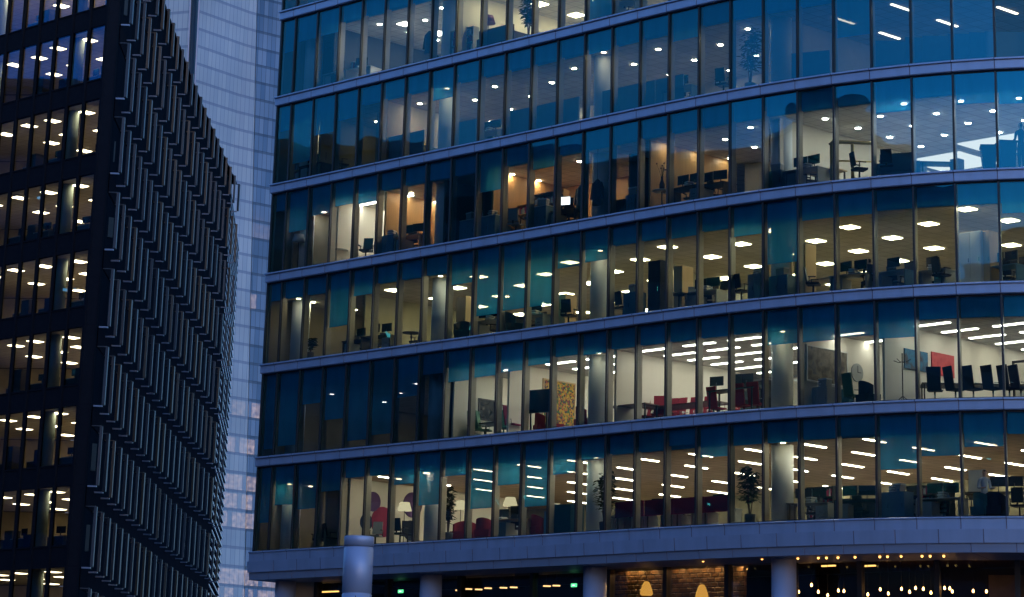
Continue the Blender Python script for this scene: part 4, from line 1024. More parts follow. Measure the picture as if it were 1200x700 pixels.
def mk_coat(c):
    b = MB(); b.lathe([(.05, 1.62), (.10, 1.58), (.20, 1.48), (.22, 1.2), (.20, .95), (.25, .62), (.23, .6)], 16); b.v = [Vector((q.x, q.y * .55, q.z)) for q in b.v]; p = [('coat_body', b, c)]
    for sx in (-1, 1): b = MB(); b.tube([(sx * .18, 0, 1.48), (sx * .27, .02, 1.2), (sx * .29, -.02, .86)], [.07, .065, .055], 8); p.append(('sleeve', b, c))
    b = MB(); b.tube([(0, 0, 1.6), (0, 0, CH - .06)], .008, 5); b.tube([(0, 0, CH - .062), (0, 0, CH - .055)], .04, 8); p.append(('hanger', b, M_CHROME)); return 'hanging_coat', p
def mk_flipchart():
    b = MB(); b.box(0, 0, 1.35, .70, .03, 1.0); p = [('board', b, M_WHITEL)]
    for sx, sy in ((-.3, -.05), (.3, -.05), (0, .45)): b = MB(); b.tube([(sx * .6, .03, 1.8), (sx, sy + .02, 0)], .015, 6); p.append(('leg', b, M_BLACKP))
    return 'flip_chart', p
def get(key):
    if key in PROTO: return None
    kind = key[0]; fn = {'swivel': mk_swivel, 'highback': mk_highback, 'armchair': mk_armchair, 'desk': mk_desk, 'table': mk_table, 'round': mk_roundtable, 'monitor': mk_monitor, 'tv': mk_tvstand,
        'cabinet': mk_cabinet, 'shelf': mk_shelf, 'plant': mk_plant, 'floorlamp': mk_floorlamp, 'desklamp': mk_desklamp, 'tablelamp': mk_tablelamp, 'coatstand': mk_coatstand, 'bin': mk_bin, 'sofa': mk_sofa,
        'divider': mk_divider, 'trolley': mk_trolley, 'vase': mk_vase, 'coat': mk_coat, 'flip': mk_flipchart}[kind]
    nm, p = fn(*key[1:]); return parts(nm, p, key)
TH0 = math.atan2(E1.y, E1.x)
CATN = {'swivel': 'chair', 'highback': 'chair', 'armchair': 'chair', 'desk': 'desk', 'table': 'table', 'round': 'table', 'monitor': 'monitor', 'tv': 'screen', 'cabinet': 'cabinet', 'shelf': 'bookshelf', 'plant': 'plant', 'floorlamp': 'lamp',
        'desklamp': 'lamp', 'tablelamp': 'lamp', 'coatstand': 'coat stand', 'bin': 'bin', 'sofa': 'sofa', 'divider': 'desk divider', 'trolley': 'rack', 'vase': 'vase', 'coat': 'coat', 'flip': 'flip chart'}
def place_label(desc, s, k):
    st = 'lowest office storey' if k == 1 else '%s office storey up' % STOREY[k]
    for tail in (' at the %s window from the corner, %s', ' at the %s window from corner, %s', ' at %s window from corner, %s'):
        lb = desc + tail % (ORDS[int(s)], st)
        if len(lb.replace('-', ' ').split()) <= 15: break
    return lb
def settle_labels():
    for lb, L in SEEN.items():
        if len(L) < 2: continue
        L.sort(key=lambda q: q[0])
        for (t, r), w_ in zip(L, ['front', 'rear'] if len(L) == 2 else ['front', 'middle', 'rear', 'rearmost']): r['label'] = w_ + ' ' + lb
def put(key, desc, k, px, t=1.5, rot=0., z=0., group=None, label=None, uvp=None):
    """rot in degrees from the straight facade's direction; 0 puts the back of a chair inwards"""
    r = get(key)
    if r is None: r = copy_tree(PROTO[key])
    if uvp: p = UV(uvp[0], uvp[1], ZF(k) + z); s = px
    else: p, s = at(px, k, t, z)
    r.location = Vector((p.x, p.y, p.z + .003)); r.rotation_euler = (0, 0, TH0 + R(rot))
    lb = label or place_label(desc, s, k)
    SEEN.setdefault(lb, []).append((t, r))
    return tag(r, lb, CATN[key[0]], group)
def desk_set(k, px, t, c=None, panel=None, rot=0, chair=True, mon=1, word='grey', cw='black'):
    put(('desk', c or M_GREYC, 1.6, panel), word + ' desk', k, px, t, rot)
    for m_ in range(mon):
        p, s = at(px, k, t); d = Vector((math.cos(TH0 + R(rot)), math.sin(TH0 + R(rot)), 0)) * (m_ - (mon - 1) / 2) * .62
        r = get(('monitor', M_SCREEN)) or copy_tree(PROTO[('monitor', M_SCREEN)])
        r.location = Vector((p.x, p.y, ZF(k) + .745)) + d; r.rotation_euler = (0, 0, TH0 + R(rot + 180 + random.uniform(-15, 15)))
        lb = place_label('%s on %s desk' % ('dark monitor' if mon == 1 else ['corner-side dark monitor', 'curve-side dark monitor'][m_], word), s, k)
        SEEN.setdefault(lb, []).append((t, r)); tag(r, lb, 'monitor')
    if chair: put(('swivel', M_BLACKP), cw + ' swivel chair by the desk', k, px + 3, t + .75, rot + random.uniform(-40, 40))

# ---- storey 1
put(('swivel', M_BLACKP), 'black swivel chair', 1, 388, 1.2, 160); put(('swivel', M_NAVY), 'navy swivel chair', 1, 375, 1.6, 40); put(('round', M_GREYC), 'small round grey table', 1, 341, 1.9)
def on_u(u, px, py, k): return on_plane(px, py, UV(u, 0, 0), E1)
def disc(px, py, r_, col, label):
    p = on_u(U(4.0) + .052, px, py, 1); o = empty('wall_disc', p); b = MB(); n = 40; vs = []
    for d_ in (0, .035):
        for i in range(n): a = 2 * math.pi * i / n; vs.append(p + E1 * d_ + E2 * (r_ * math.cos(a)) + Vector((0, 0, r_ * math.sin(a))))
    b.add(vs, [list(range(n))[::-1], list(range(n, 2 * n))] + [(i, (i + 1) % n, n + (i + 1) % n, n + i) for i in range(n)]); b.build('disc_face', col, o)
    b = MB(); b.obox(p - E2 * r_ * .4 + E1 * -.02, E2 * r_ * .8, E1 * .015, (0, 0, .04)); b.build('batten', M_BLACKP, o)
    tag(o, label, 'wall decoration')
M_PUR = mat('purple_felt', (.09, .045, .14), .9); M_CRIM = mat('crimson_felt', (.30, .025, .06), .9)
disc(437, 588, .40, M_PUR, 'purple felt disc on the white wall above the large crimson disc'); disc(448, 612, .62, M_CRIM, 'large crimson felt disc on the white wall of the lowest office storey')
disc(429, 612, .33, M_NAVY, 'small navy felt disc low on white wall next to the vent top'); disc(483, 592, .52, M_PUR, 'purple felt disc farthest along the white wall, beside the cream lamp'); disc(481, 622, .42, M_NAVY, 'navy felt disc farthest along the white wall, behind black chairs')
put(('swivel', M_GREYC), 'grey swivel chair', 1, 441, 1.3, 30); put(('swivel', M_BLACKP), 'black swivel chair', 1, 470, 1.0, 190); put(('swivel', M_BLACKP), 'turned black swivel chair', 1, 479, 1.9, 60)
SH1 = lamp_mat('cream_shade', (1, .82, .5), .62)
for px, t in ((474, 2.6), (540, 3.6), (598, 3.6)): put(('floorlamp', SH1, 1.85), 'cream drum floor lamp', 1, px, t)
put(('plant', 2.15, .3, True, 300, 2), 'tall dark slim plant', 1, 526, .9)
for px, t, r_ in ((541, 1.6, 20), (569, 1.4, 200), (633, 1.5, 160), (556, 2.4, 90)): put(('armchair', M_RED), 'red tub armchair', 1, px, t, r_)
desk_set(1, 589, 2.2, M_GREYC, None, 10); desk_set(1, 606, 1.2, M_LWOOD, None, 190, word='light wood', cw='dark')
put(('cabinet', M_TEAL, .9, .7, 1.15, None, 1), 'teal high-sided booth', 1, 667, 1.1); put(('cabinet', M_BLUEC, .5, .5, 1.0), 'blue cabinet', 1, 649, 1.6)
put(('plant', 2.35, .5, True, 420, 3), 'big bushy plant beside the column', 1, 709, .55)
for px in (738, 773, 808, 841): put(('divider', M_MAROON, 1.46), 'maroon desk divider panel', 1, px, 1.0)
for px in (731, 745, 772, 800, 812, 843): desk_set(1, px, 2.0 + (px % 3) * .25, M_GREYC, None, 180, chair=px in (745, 800), mon=1, word={731: 'grey', 745: 'wide grey', 772: 'grey', 800: 'grey', 812: 'wide grey', 843: 'grey'}[px])
put(('plant', 2.0, .5, True, 420, 5), 'bushy dark plant', 1, 879, .8)
desk_set(1, 951, 1.6, M_GREYC, None, 15, mon=2); put(('shelf', M_BLACKP, 1.2, .35, 1.45), 'low black bookshelf', 1, 964, 3.0)
desk_set(1, 1006, 1.3, M_BLACKP, None, 200, mon=2, word='black'); put(('sofa', M_NAVY, 1.3), 'navy sofa', 1, 1010, 2.6, 200)
put(('cabinet', M_BLUEC, 1.25, .5, .95), 'teal blue cabinet', 1, 1048, .9); desk_set(1, 1060, 1.9, M_GREYC, None, 180, mon=2)
put(('shelf', M_BLACKP, 1.7, .35, 1.3), 'long black bookshelf', 1, 1092, 2.1); desk_set(1, 1105, 1.2, M_GREYC, None, 190, mon=2)
put(('table', M_BLACKP, 2.6, .8, 1.05), 'tall black standing table', 1, 1172, 2.4, 25); put(('flip', ), 'white flip chart', 1, 1145, 2.6)
for i, px in enumerate((1170, 1189)):
    put(('monitor', M_SCREEN), '', 1, px, 2.3, 200, 1.06, label=['black monitor on the tall standing table beside the standing person', 'black monitor at the far end of the tall standing table'][i])
put(('armchair', M_TEAL), 'dark teal tub chair', 1, 1152, 1.0, 170); put(('armchair', M_NAVY), 'navy tub chair', 1, 1167, .9, 190); put(('swivel', M_BLACKP), 'black swivel chair', 1, 1194, 1.1, 200)
# ---- storey 2
def wall_pic(u, k, x0, x1, y0, y1, m, label, name='painting', framem=None, th=.05, cat='painting'):
    a = on_u(u + .052, x0, (y0 + y1) / 2, k); c = on_u(u + .052, x1, (y0 + y1) / 2, k); zt_ = on_u(u + .052, (x0 + x1) / 2, y0, k).z; zb = on_u(u + .052, (x0 + x1) / 2, y1, k).z
    v0, v1 = uv_of(a)[1], uv_of(c)[1]; v0, v1 = min(v0, v1), max(v0, v1)
    o = empty(name, UV(u + .052, (v0 + v1) / 2, zb))
    b = MB(); b.obox(UV(u + .056, v0, zb), E2 * (v1 - v0), E1 * th, (0, 0, zt_ - zb)); b.build('canvas' if cat == 'painting' else 'screen', m, o)
    if framem:
        b = MB(); f = .05
        for (va, vb, za, zb_) in ((v0 - f, v0 - .001, zb - f, zt_ + f), (v1 + .001, v1 + f, zb - f, zt_ + f), (v0 - .001, v1 + .001, zb - f, zb - .001), (v0 - .001, v1 + .001, zt_ + .001, zt_ + f)):
            b.obox(UV(u + .054, va, za), E2 * (vb - va), E1 * (th + .02), (0, 0, zb_ - za))
        b.build('frame', framem, o)
    return tag(o, label, cat)
def patch_mat(name, cols, scale, vor=True):
    m = bpy.data.materials.new(name); m.use_nodes = True; n = m.node_tree.nodes; l = m.node_tree.links; pb = n['Principled BSDF']
    tc = n.new('ShaderNodeTexCoord'); cr = n.new('ShaderNodeValToRGB'); cr.color_ramp.interpolation = 'CONSTANT' if vor else 'LINEAR'
    if vor:
        t = n.new('ShaderNodeTexVoronoi'); t.inputs['Scale'].default_value = scale; l.new(tc.outputs['Object'], t.inputs['Vector'])
        wn = n.new('ShaderNodeSeparateColor'); l.new(t.outputs['Color'], wn.inputs[0]); l.new(wn.outputs[0], cr.inputs[0])
    else:
        t = n.new('ShaderNodeTexNoise'); t.inputs['Scale'].default_value = scale; t.inputs['Detail'].default_value = 8; l.new(tc.outputs['Object'], t.inputs['Vector']); l.new(t.outputs[0], cr.inputs[0])
    e = cr.color_ramp.elements
    while len(e) < len(cols): e.new(.5)
    for i, c in enumerate(cols): e[i].position = (i / len(cols)) if vor else .3 + .4 * i / (len(cols) - 1); e[i].color = (*c, 1)
    l.new(cr.outputs[0], pb.inputs['Base Color']); pb.inputs['Roughness'].default_value = .6; return m
wall_pic(U(8.05), 2, 561, 582, 470, 492, M_SCREEN, 'black wall screen above the green meeting chairs', 'wall_screen', M_BLACKP, .06, 'screen')
P_MOS = patch_mat('mosaic_print', [(.42, .24, .01), (.36, .12, .01), (.22, .03, .02), (.03, .12, .03), (.45, .28, .02), (.02, .03, .05), (.34, .18, .01), (.05, .02, .02)], 15)
wall_pic(U(10.15), 2, 636, 672, 448, 499, P_MOS, 'tall mosaic-like painting of yellow, red and green specks', 'painting', M_LWOOD)
P_ABS = patch_mat('abstract_print', [(.03, .03, .03), (.10, .08, .06), (.20, .17, .12), (.06, .07, .10)], 3, False)
wall_pic(U(19.85), 2, 945, 991, 410, 449, P_ABS, 'wide dark grey abstract painting behind the column on the second storey', 'painting', M_WHITEL)
P_BLU = patch_mat('blue_print', [(.01, .08, .20), (.02, .16, .30), (.05, .03, .04), (.02, .22, .28)], 2, False); P_RED = patch_mat('red_print', [(.42, .03, .04), (.55, .06, .06), (.35, .02, .03)], 2.5, False)
wall_pic(U(22.0), 2, 1059, 1086, 411, 434, P_BLU, 'blue abstract painting on white wall next to the coat stand'); wall_pic(U(22.0), 2, 1091, 1117, 415, 441, P_RED, 'bright red painting on white wall behind the black meeting chairs')
p = on_u(U(19.85) + .06, 1004, 437, 2); o = empty('wall_clock', p); b = MB(); vs = []; n = 32
for d_ in (0, .04):
    for i in range(n): a = 2 * math.pi * i / n; vs.append(p + E1 * d_ + E2 * .33 * math.cos(a) + Vector((0, 0, .33 * math.sin(a))))
b.add(vs, [list(range(n))[::-1], list(range(n, 2 * n))] + [(i, (i + 1) % n, n + (i + 1) % n, n + i) for i in range(n)]); b.build('clock_face', M_GREYC, o)
b = MB(); b.obox(p + E1 * .041, E2 * .2, E1 * .012, (0, 0, .02)); b.obox(p + E1 * .043, E2 * .02, E1 * .012, (0, 0, .25)); b.build('clock_hand', M_BLACKP, o)
tag(o, 'round grey wall clock beside the dark abstract painting', 'clock')
for i, (px, t, r_) in enumerate(((557, 1.4, 60), (569, 2.0, 120), (591, 1.9, 20))): put(('highback', M_GREEN), 'green leather chair', 2, px, t, r_)
put(('table', M_BLACKP, 1.6, .9), 'black meeting table', 2, 577, 2.4)
put(('highback', M_MAROON), 'dark red high-backed chair', 2, 602, 1.1, 100); put(('tv',), 'large dark display on a stand', 2, 631, 1.0, 8)
for px, t in ((637, 2.0), (650, 2.1), (685, 1.4)): put(('armchair', M_RED), ['low red tub chair', 'second red tub chair', 'red tub chair'][0 if px == 637 else 1 if px == 650 else 2], 2, px, t, 150)
put(('table', M_DWOOD, 2.0, .8), 'dark wooden table', 2, 742, 1.3, 0)
put(('table', M_DWOOD, 3.6, 1.1), 'long dark meeting table', 2, 806, 2.7, 0); put(('table', M_BLACKP, 2.2, .7, 1.05), 'tall black bench', 2, 862, 1.9, 0)
for i, (px, t, r_) in enumerate(((758, 2.7, 60), (772, 2.5, 30), (793, 3.6, 0), (809, 3.7, 0), (825, 3.8, 0), (783, 3.5, 10), (841, 2.2, 175), (872, 2.0, 180), (888, 1.9, 185), (856, 3.8, 0))):
    put(('highback', M_RED), ['red high-backed chair', 'turned red high-backed chair'][i % 2], 2, px, t, r_)
for i, (px, t) in enumerate(((840, 1.9), (861, 1.8), (875, 1.9))): put(('monitor', M_SCREEN), '', 2, px, t, 190, 1.06, label=['small dark monitor at the near end of the tall black bench', 'dark monitor on the middle of the tall black bench', 'dark monitor at the column end of the tall black bench'][i] if i else 'dark monitor at the red table end of the tall black bench')
# glazed screens of the meeting rooms
def glazed(k, u0, u1, v, label):
    o = empty('glazed_partition', UV(u0, v, ZF(k))); n = max(1, round((u1 - u0) / 1.2)); b = MB()
    for i in range(n + 1): b.obox(UV(u0 + (u1 - u0) * i / n - .03, v, ZF(k) + .005), E1 * .06, E2 * .08, (0, 0, 2.3))
    b.obox(UV(u0 - .03, v - .005, ZF(k) + 2.306), E1 * (u1 - u0 + .06), E2 * .09, (0, 0, .08)); b.build('frame', M_BLACK, o)
    for i in range(n):
        g_ = MB(); a_ = UV(u0 + (u1 - u0) * i / n + .03, v + .04, ZF(k) + .01); c_ = UV(u0 + (u1 - u0) * (i + 1) / n - .03, v + .04, ZF(k) + .01); g_.add([a_, c_, c_ + Vector((0, 0, 2.29)), a_ + Vector((0, 0, 2.29))], [(0, 1, 2, 3)]); g_.build('glass_pane', M_SHOPG, o)
    tag(o, label, 'partition')
glazed(2, U(14.1), U(19.6), 7.0, 'black-framed glass partition behind the red meeting chairs'); glazed(2, U(22.1), 42.5, 8.8, 'black-framed glass partition behind the row of black meeting chairs')
put(('cabinet', M_GREYC, .9, .6, .8), 'low grey cabinet', 2, 964, 1.4); put(('highback', M_GREEN), 'green high-backed chair', 2, 1000, 1.4, 170); put(('armchair', M_NAVY), 'dark tub armchair', 2, 1017, 1.2, 160); put(('armchair', M_TEAL), 'dark teal tub armchair', 2, 988, 2.4, 20)
put(('coatstand',), 'slim black coat stand', 2, 1057.5, .5)
for i, px in enumerate((1095, 1119, 1140, 1163, 1182, 1195.5)): put(('highback', M_NAVY), '', 2, px, .95, 172 + random.uniform(-14, 14) + (40 if i == 0 else 0), label=['black high-backed chair in front of the red painting, beside its edge', 'black high-backed chair second from the red painting in its row', 'black high-backed chair third from the red painting in its row', 'black high-backed chair fourth from the red painting in its row', 'black high-backed chair fifth from the red painting in its row', 'black high-backed chair sixth from the red painting in its row'][i])
put(('table', M_BLACKP, 4.2, 1.2), 'long black meeting table behind chairs', 2, 1150, 2.2, 42)
# ---- storey 3
put(('plant', 1.0, .3, True, 120, 8), 'low dark plant', 3, 364, .8)
desk_set(3, 424, 1.8, M_BLACKP, None, 180, word='black'); desk_set(3, 447, 1.4, M_BLACKP, None, 10, word='black', mon=2); put(('round', M_BLACKP), 'round black table', 3, 483, 1.4); put(('swivel', M_BLACKP), 'black swivel chair', 3, 490, 2.4)
put(('cabinet', M_LWOOD, .55, .6, 2.0, None, 1), 'tall light wood cupboard', 3, 547, 2.2); put(('armchair', M_BLACKP), 'round black tub chair', 3, 543, 1.0, 40)
desk_set(3, 575, 1.4, None, None, 180, mon=2); put(('armchair', M_BLACKP), 'round black tub chair', 3, 602, .9, 150); desk_set(3, 628, 1.6, None, None, 0)
put(('cabinet', M_LWOOD, .8, .6, 1.5, None, 1), 'light wood cupboard', 3, 661, 2.2); put(('swivel', M_BLACKP), 'black swivel chair', 3, 667, .9, 200)
put(('swivel', M_BLACKP), 'black swivel chair', 3, 731, .9, 170); put(('cabinet', M_BLUEC, .7, .5, 1.0), 'teal blue cabinet', 3, 744, 1.0); put(('cabinet', M_NAVY, .62, .6, 2.2, None, 1), 'tall dark blue cupboard', 3, 773, 1.8)
put(('cabinet', M_LWOOD, .45, .6, 1.9, None, 1), 'tall narrow wood cupboard', 3, 801, 2.0); put(('round', M_BLACKP), 'round black table', 3, 796, 1.0); put(('swivel', M_GREYC), 'grey swivel chair', 3, 811, 1.4, 30)
desk_set(3, 829, 1.5, None, None, 180, mon=2); desk_set(3, 844, 2.6, M_WHITEL, None, 0, word='white', mon=2); put(('swivel', M_BLACKP), 'large black swivel chair', 3, 869, .6, 175); put(('cabinet', M_GREYC, .6, .5, 1.05), 'pale grey cabinet', 3, 889, .9)
put(('cabinet', M_BLUEC, .9, .5, .9), 'blue cabinet', 3, 917, .9); put(('cabinet', M_LWOOD, .5, .6, 2.1, None, 1), 'tall wood cupboard', 3, 944, 1.7); put(('swivel', M_BLACKP), 'black swivel chair', 3, 953, .7, 120); put(('table', M_LWOOD, 1.6, .7), 'light wood table', 3, 966, 1.6)
desk_set(3, 1000, 1.2, None, None, 185, mon=2, chair=False); desk_set(3, 1047, 1.2, M_BLUEC, None, 180, word='blue', mon=1); desk_set(3, 1067, 2.1, None, None, 0, mon=1)
put(('swivel', M_BLACKP), 'black swivel chair', 3, 1103, .8, 170); desk_set(3, 1092, 1.5, M_GREYC, None, 0, mon=1); put(('cabinet', M_WHITEL, .9, .5, 2.0), 'tall white cupboard', 3, 1142, 1.3); put(('cabinet', M_LWOOD, .35, .5, 2.0, None, 1), 'narrow tall wood cupboard', 3, 1160, 1.2)
desk_set(3, 1176, 1.2, M_BLUEC, None, 180, word='blue', mon=2); desk_set(3, 1192, 2.2, None, None, 10, mon=2)
# ---- storey 4
put(('floorlamp', M_WHITEL, 1.7), 'white floor lamp', 4, 350, .9); put(('round', M_GREYC), 'small round table', 4, 399, 1.1); put(('swivel', M_BLACKP), 'black swivel chair', 4, 430, .9, 30)
put(('cabinet', M_BLUEC, .8, .5, .9), 'blue cabinet', 4, 460, .9); put(('shelf', M_LWOOD, 1.2, .3, 1.9), 'oak bookshelf', 4, 466, 2.6)
desk_set(4, 485, 1.1, M_LWOOD, None, 180, word='oak', mon=2)
put(('coat', M_NAVY), 'dark blue coat hanging', 4, 700, .5); put(('coat', M_BLACKP), 'black coat hanging', 4, 681, 1.0)
for px, t, w_ in ((553, 1.0, 'blue'), (578, .9, 'blue'), (637, .8, 'blue')): put(('cabinet', M_BLUEC, .85, .5, .95, M_WHITEL), 'blue cabinet with white top', 4, px, t)
put(('shelf', M_WOOD, 1.8, .32, 1.85), 'oak shelf of files', 4, 645, 2.4); put(('shelf', M_WOOD, 1.8, .32, 1.6), 'oak shelf of books', 4, 582, 2.4); put(('shelf', M_WOOD, 1.8, .32, 1.6), 'oak shelf of books', 4, 610, 2.8)
put(('swivel', M_GREYC), 'grey swivel chair', 4, 605, .8, 200); desk_set(4, 600, 1.5, M_LWOOD, None, 180, word='oak', chair=False); desk_set(4, 665, 1.3, M_BLACKP, None, 180, word='black', mon=1)
put(('monitor', lamp_mat('white_screen', (.9, .95, 1), 2.2)), '', 4, 661, 1.0, 20, .75, label='monitor with a bright white screen in the oak-lined office'); put(('desklamp',), 'bright desk lamp', 4, 675, 1.1, 200, .75); put(('desklamp',), 'bright desk lamp', 4, 742, .9, 160, .5); put(('cabinet', M_BLUEC, .5, .5, .85), 'small blue cabinet', 4, 744, 1.2)
put(('cabinet', M_BLACKP, .8, .5, .7), 'low black cabinet', 4, 728, 1.0)
put(('vase',), 'dark vase of tall flowers', 4, 776, .6, 0, .72); put(('round', M_WHITEL), 'round white table under the vase', 4, 776, .6)
desk_set(4, 808, 1.0, M_BLACKP, None, 0, word='black', mon=2); desk_set(4, 837, 1.2, M_BLACKP, None, 180, word='black', mon=2)
put(('cabinet', M_BLUEC, .8, .5, .8), 'low blue cabinet', 4, 911, .8); desk_set(4, 946, .9, M_GREYC, None, 180, mon=2); put(('table', M_LWOOD, 1.5, .7), 'light wood table', 4, 967, 1.5)
put(('trolley',), 'yellow timber rack', 4, 999, .75, 46); put(('swivel', M_NAVY), 'navy swivel chair', 4, 1007, .5, 150); put(('sofa', M_BLUEC, 1.3), 'blue sofa', 4, 1056, .9, 200); put(('swivel', M_NAVY), 'navy swivel chair', 4, 1041, .6, 200)
put(('table', M_BLUEC, 1.4, .7, .5), 'low blue table', 4, 1100, .8, 45); put(('cabinet', M_GREYC, .35, .35, .6, None, 1), 'small grey box', 4, 1121, .8)
put(('bin', M_NAVY, 1.0), 'dark blue lidded wheeled bin', 4, 1158, .8, 40); put(('bin', M_NAVY, 1.12), 'larger dark blue lidded wheeled bin', 4, 1179, .8, 50)
# ---- storey 5
desk_set(5, 372, 1.2, M_BLACKP, None, 180, word='black', mon=2); put(('shelf', M_LWOOD, 1.0, .3, 1.5), 'pale bookshelf', 5, 350, 1.5)
put(('swivel', M_BLACKP), 'black swivel chair', 5, 402, .9, 160)
for px in (457, 484, 545, 606, 634, 664, 722, 752, 785): put(('divider', M_BLUEC, 1.45, .02, 1.25), 'blue desk-side screen', 5, px, .9)
put(('shelf', M_WHITEL, 1.4, .3, 1.5), 'white bookshelf', 5, 460, 2.2); put(('tablelamp',), 'glowing orange table lamp', 5, 494, 2.2, 0, .75); put(('table', M_WHITEL, 1.6, .8), 'white table', 5, 494, 2.2)
for px in (575, 610, 650, 730): desk_set(5, px, 1.9, None, None, 180, mon=2)
desk_set(5, 800, 1.2, M_BLUEC, None, 180, word='blue', mon=1); put(('swivel', M_BLACKP), 'black swivel chair', 5, 848, .7, 190); put(('plant', 2.6, .55, True, 330, 9), 'tall airy plant', 5, 879, .9)
for px in (950, 1046, 1085, 1105, 1135, 1160, 1178): put(('divider', M_BLUEC, 1.5, .02, 1.3), 'blue office screen' if px not in (1105, 1178) else 'second blue office screen', 5, px, 1.2, 45 if px > 1000 else 20)
# ---- storey 6
put(('floorlamp', mat('plum_shade', (.14, .03, .08), .8), 1.75), 'floor lamp with plum shade', 6, 572.5, 1.4); put(('sofa', M_DWOOD, 1.9), 'dark brown sofa', 6, 590, 1.1, 180)
put(('shelf', M_GREYC, 1.4, .35, 1.35), 'grey metal shelf of files', 6, 545, 1.2); put(('plant', 2.4, .4, True, 380, 11), 'tall leafy plant', 6, 620, 1.1); desk_set(6, 735, 1.1, M_GREYC, None, 180, mon=2); put(('coat', M_COAT), 'dark hanging coat', 6, 503, 1.0)
desk_set(6, 400, 1.2, M_WHITEL, None, 180, word='white', mon=1); desk_set(6, 425, 1.4, M_WHITEL, None, 10, word='white', mon=1); put(('shelf', M_WHITEL, 1.3, .3, 1.4), 'white bookshelf', 6, 412, 2.4)

def mk_filebox(c):
    b = MB(); b.taper(0, 0, 0, .36, .28, 0, 0, .24, .38, .30); p = [('box_body', b, c)]
    b = MB(); b.box(0, 0, .265, .40, .32, .05); p.append(('lid', b, M_WHITEL)); return 'file_box', p
def mk_papers(c):
    b = MB()
    for i in range(5): b.box(random.uniform(-.02, .02), random.uniform(-.02, .02), .02 + i * .042, .23, .31, .04, i % 2, random.uniform(-.2, .2))
    p = [('paper_stack', b, [M_WHITEL, c])]
    b = MB(); b.lathe([(.035, 0), (.04, .1), (.036, .1), (.033, .02)], 12, (.22, .02, 0)); p.append(('mug', b, M_BLUEC)); return 'paper_pile', p
for (k, px, t, z, kd) in ((4, 553, 1.0, .98, 'f'), (4, 578, .9, .98, 'p'), (4, 637, .8, .98, 'f'), (3, 744, 1.0, 1.0, 'f'), (3, 889, .9, 1.05, 'p'), (3, 917, .9, .9, 'f'), (1, 1048, .9, .95, 'p'), (1, 1053, .95, .95, 'f'), (1, 649, 1.6, 1.0, 'f'), (2, 964, 1.4, .8, 'p'), (2, 967, 1.35, .8, 'f'),
        (4, 911, .8, .8, 'f'), (4, 460, .9, .9, 'p'), (4, 744, 1.2, .85, 'f'), (1, 589, 2.2, .745, 'p'), (1, 951, 1.6, .745, 'p'), (1, 1060, 1.9, .745, 'p'), (1, 1105, 1.2, .745, 'p'), (3, 575, 1.4, .745, 'p'), (3, 628, 1.6, .745, 'p'), (3, 829, 1.5, .745, 'p'), (3, 1000, 1.2, .745, 'p'), (3, 1092, 1.5, .745, 'p'), (5, 575, 1.9, .745, 'p'), (5, 650, 1.9, .745, 'p'), (4, 946, .9, .745, 'p'), (4, 808, 1.0, .745, 'p')):
    key = ('filebox', M_GREYC) if kd == 'f' else ('papers', M_GREYC)
    if key not in PROTO: nm, pl_ = (mk_filebox if kd == 'f' else mk_papers)(M_GREYC); r = parts(nm, pl_, key)
    else: r = copy_tree(PROTO[key])
    p, s = at(px, k, t - .12, z); r.location = p + Vector((0, 0, .004)); r.rotation_euler = (0, 0, TH0 + random.uniform(-.4, .4)); lb = place_label('grey file box' if kd == 'f' else 'paper pile with blue mug', s, k)
    SEEN.setdefault(lb, []).append((t, r)); tag(r, lb, 'box' if kd == 'f' else 'papers')
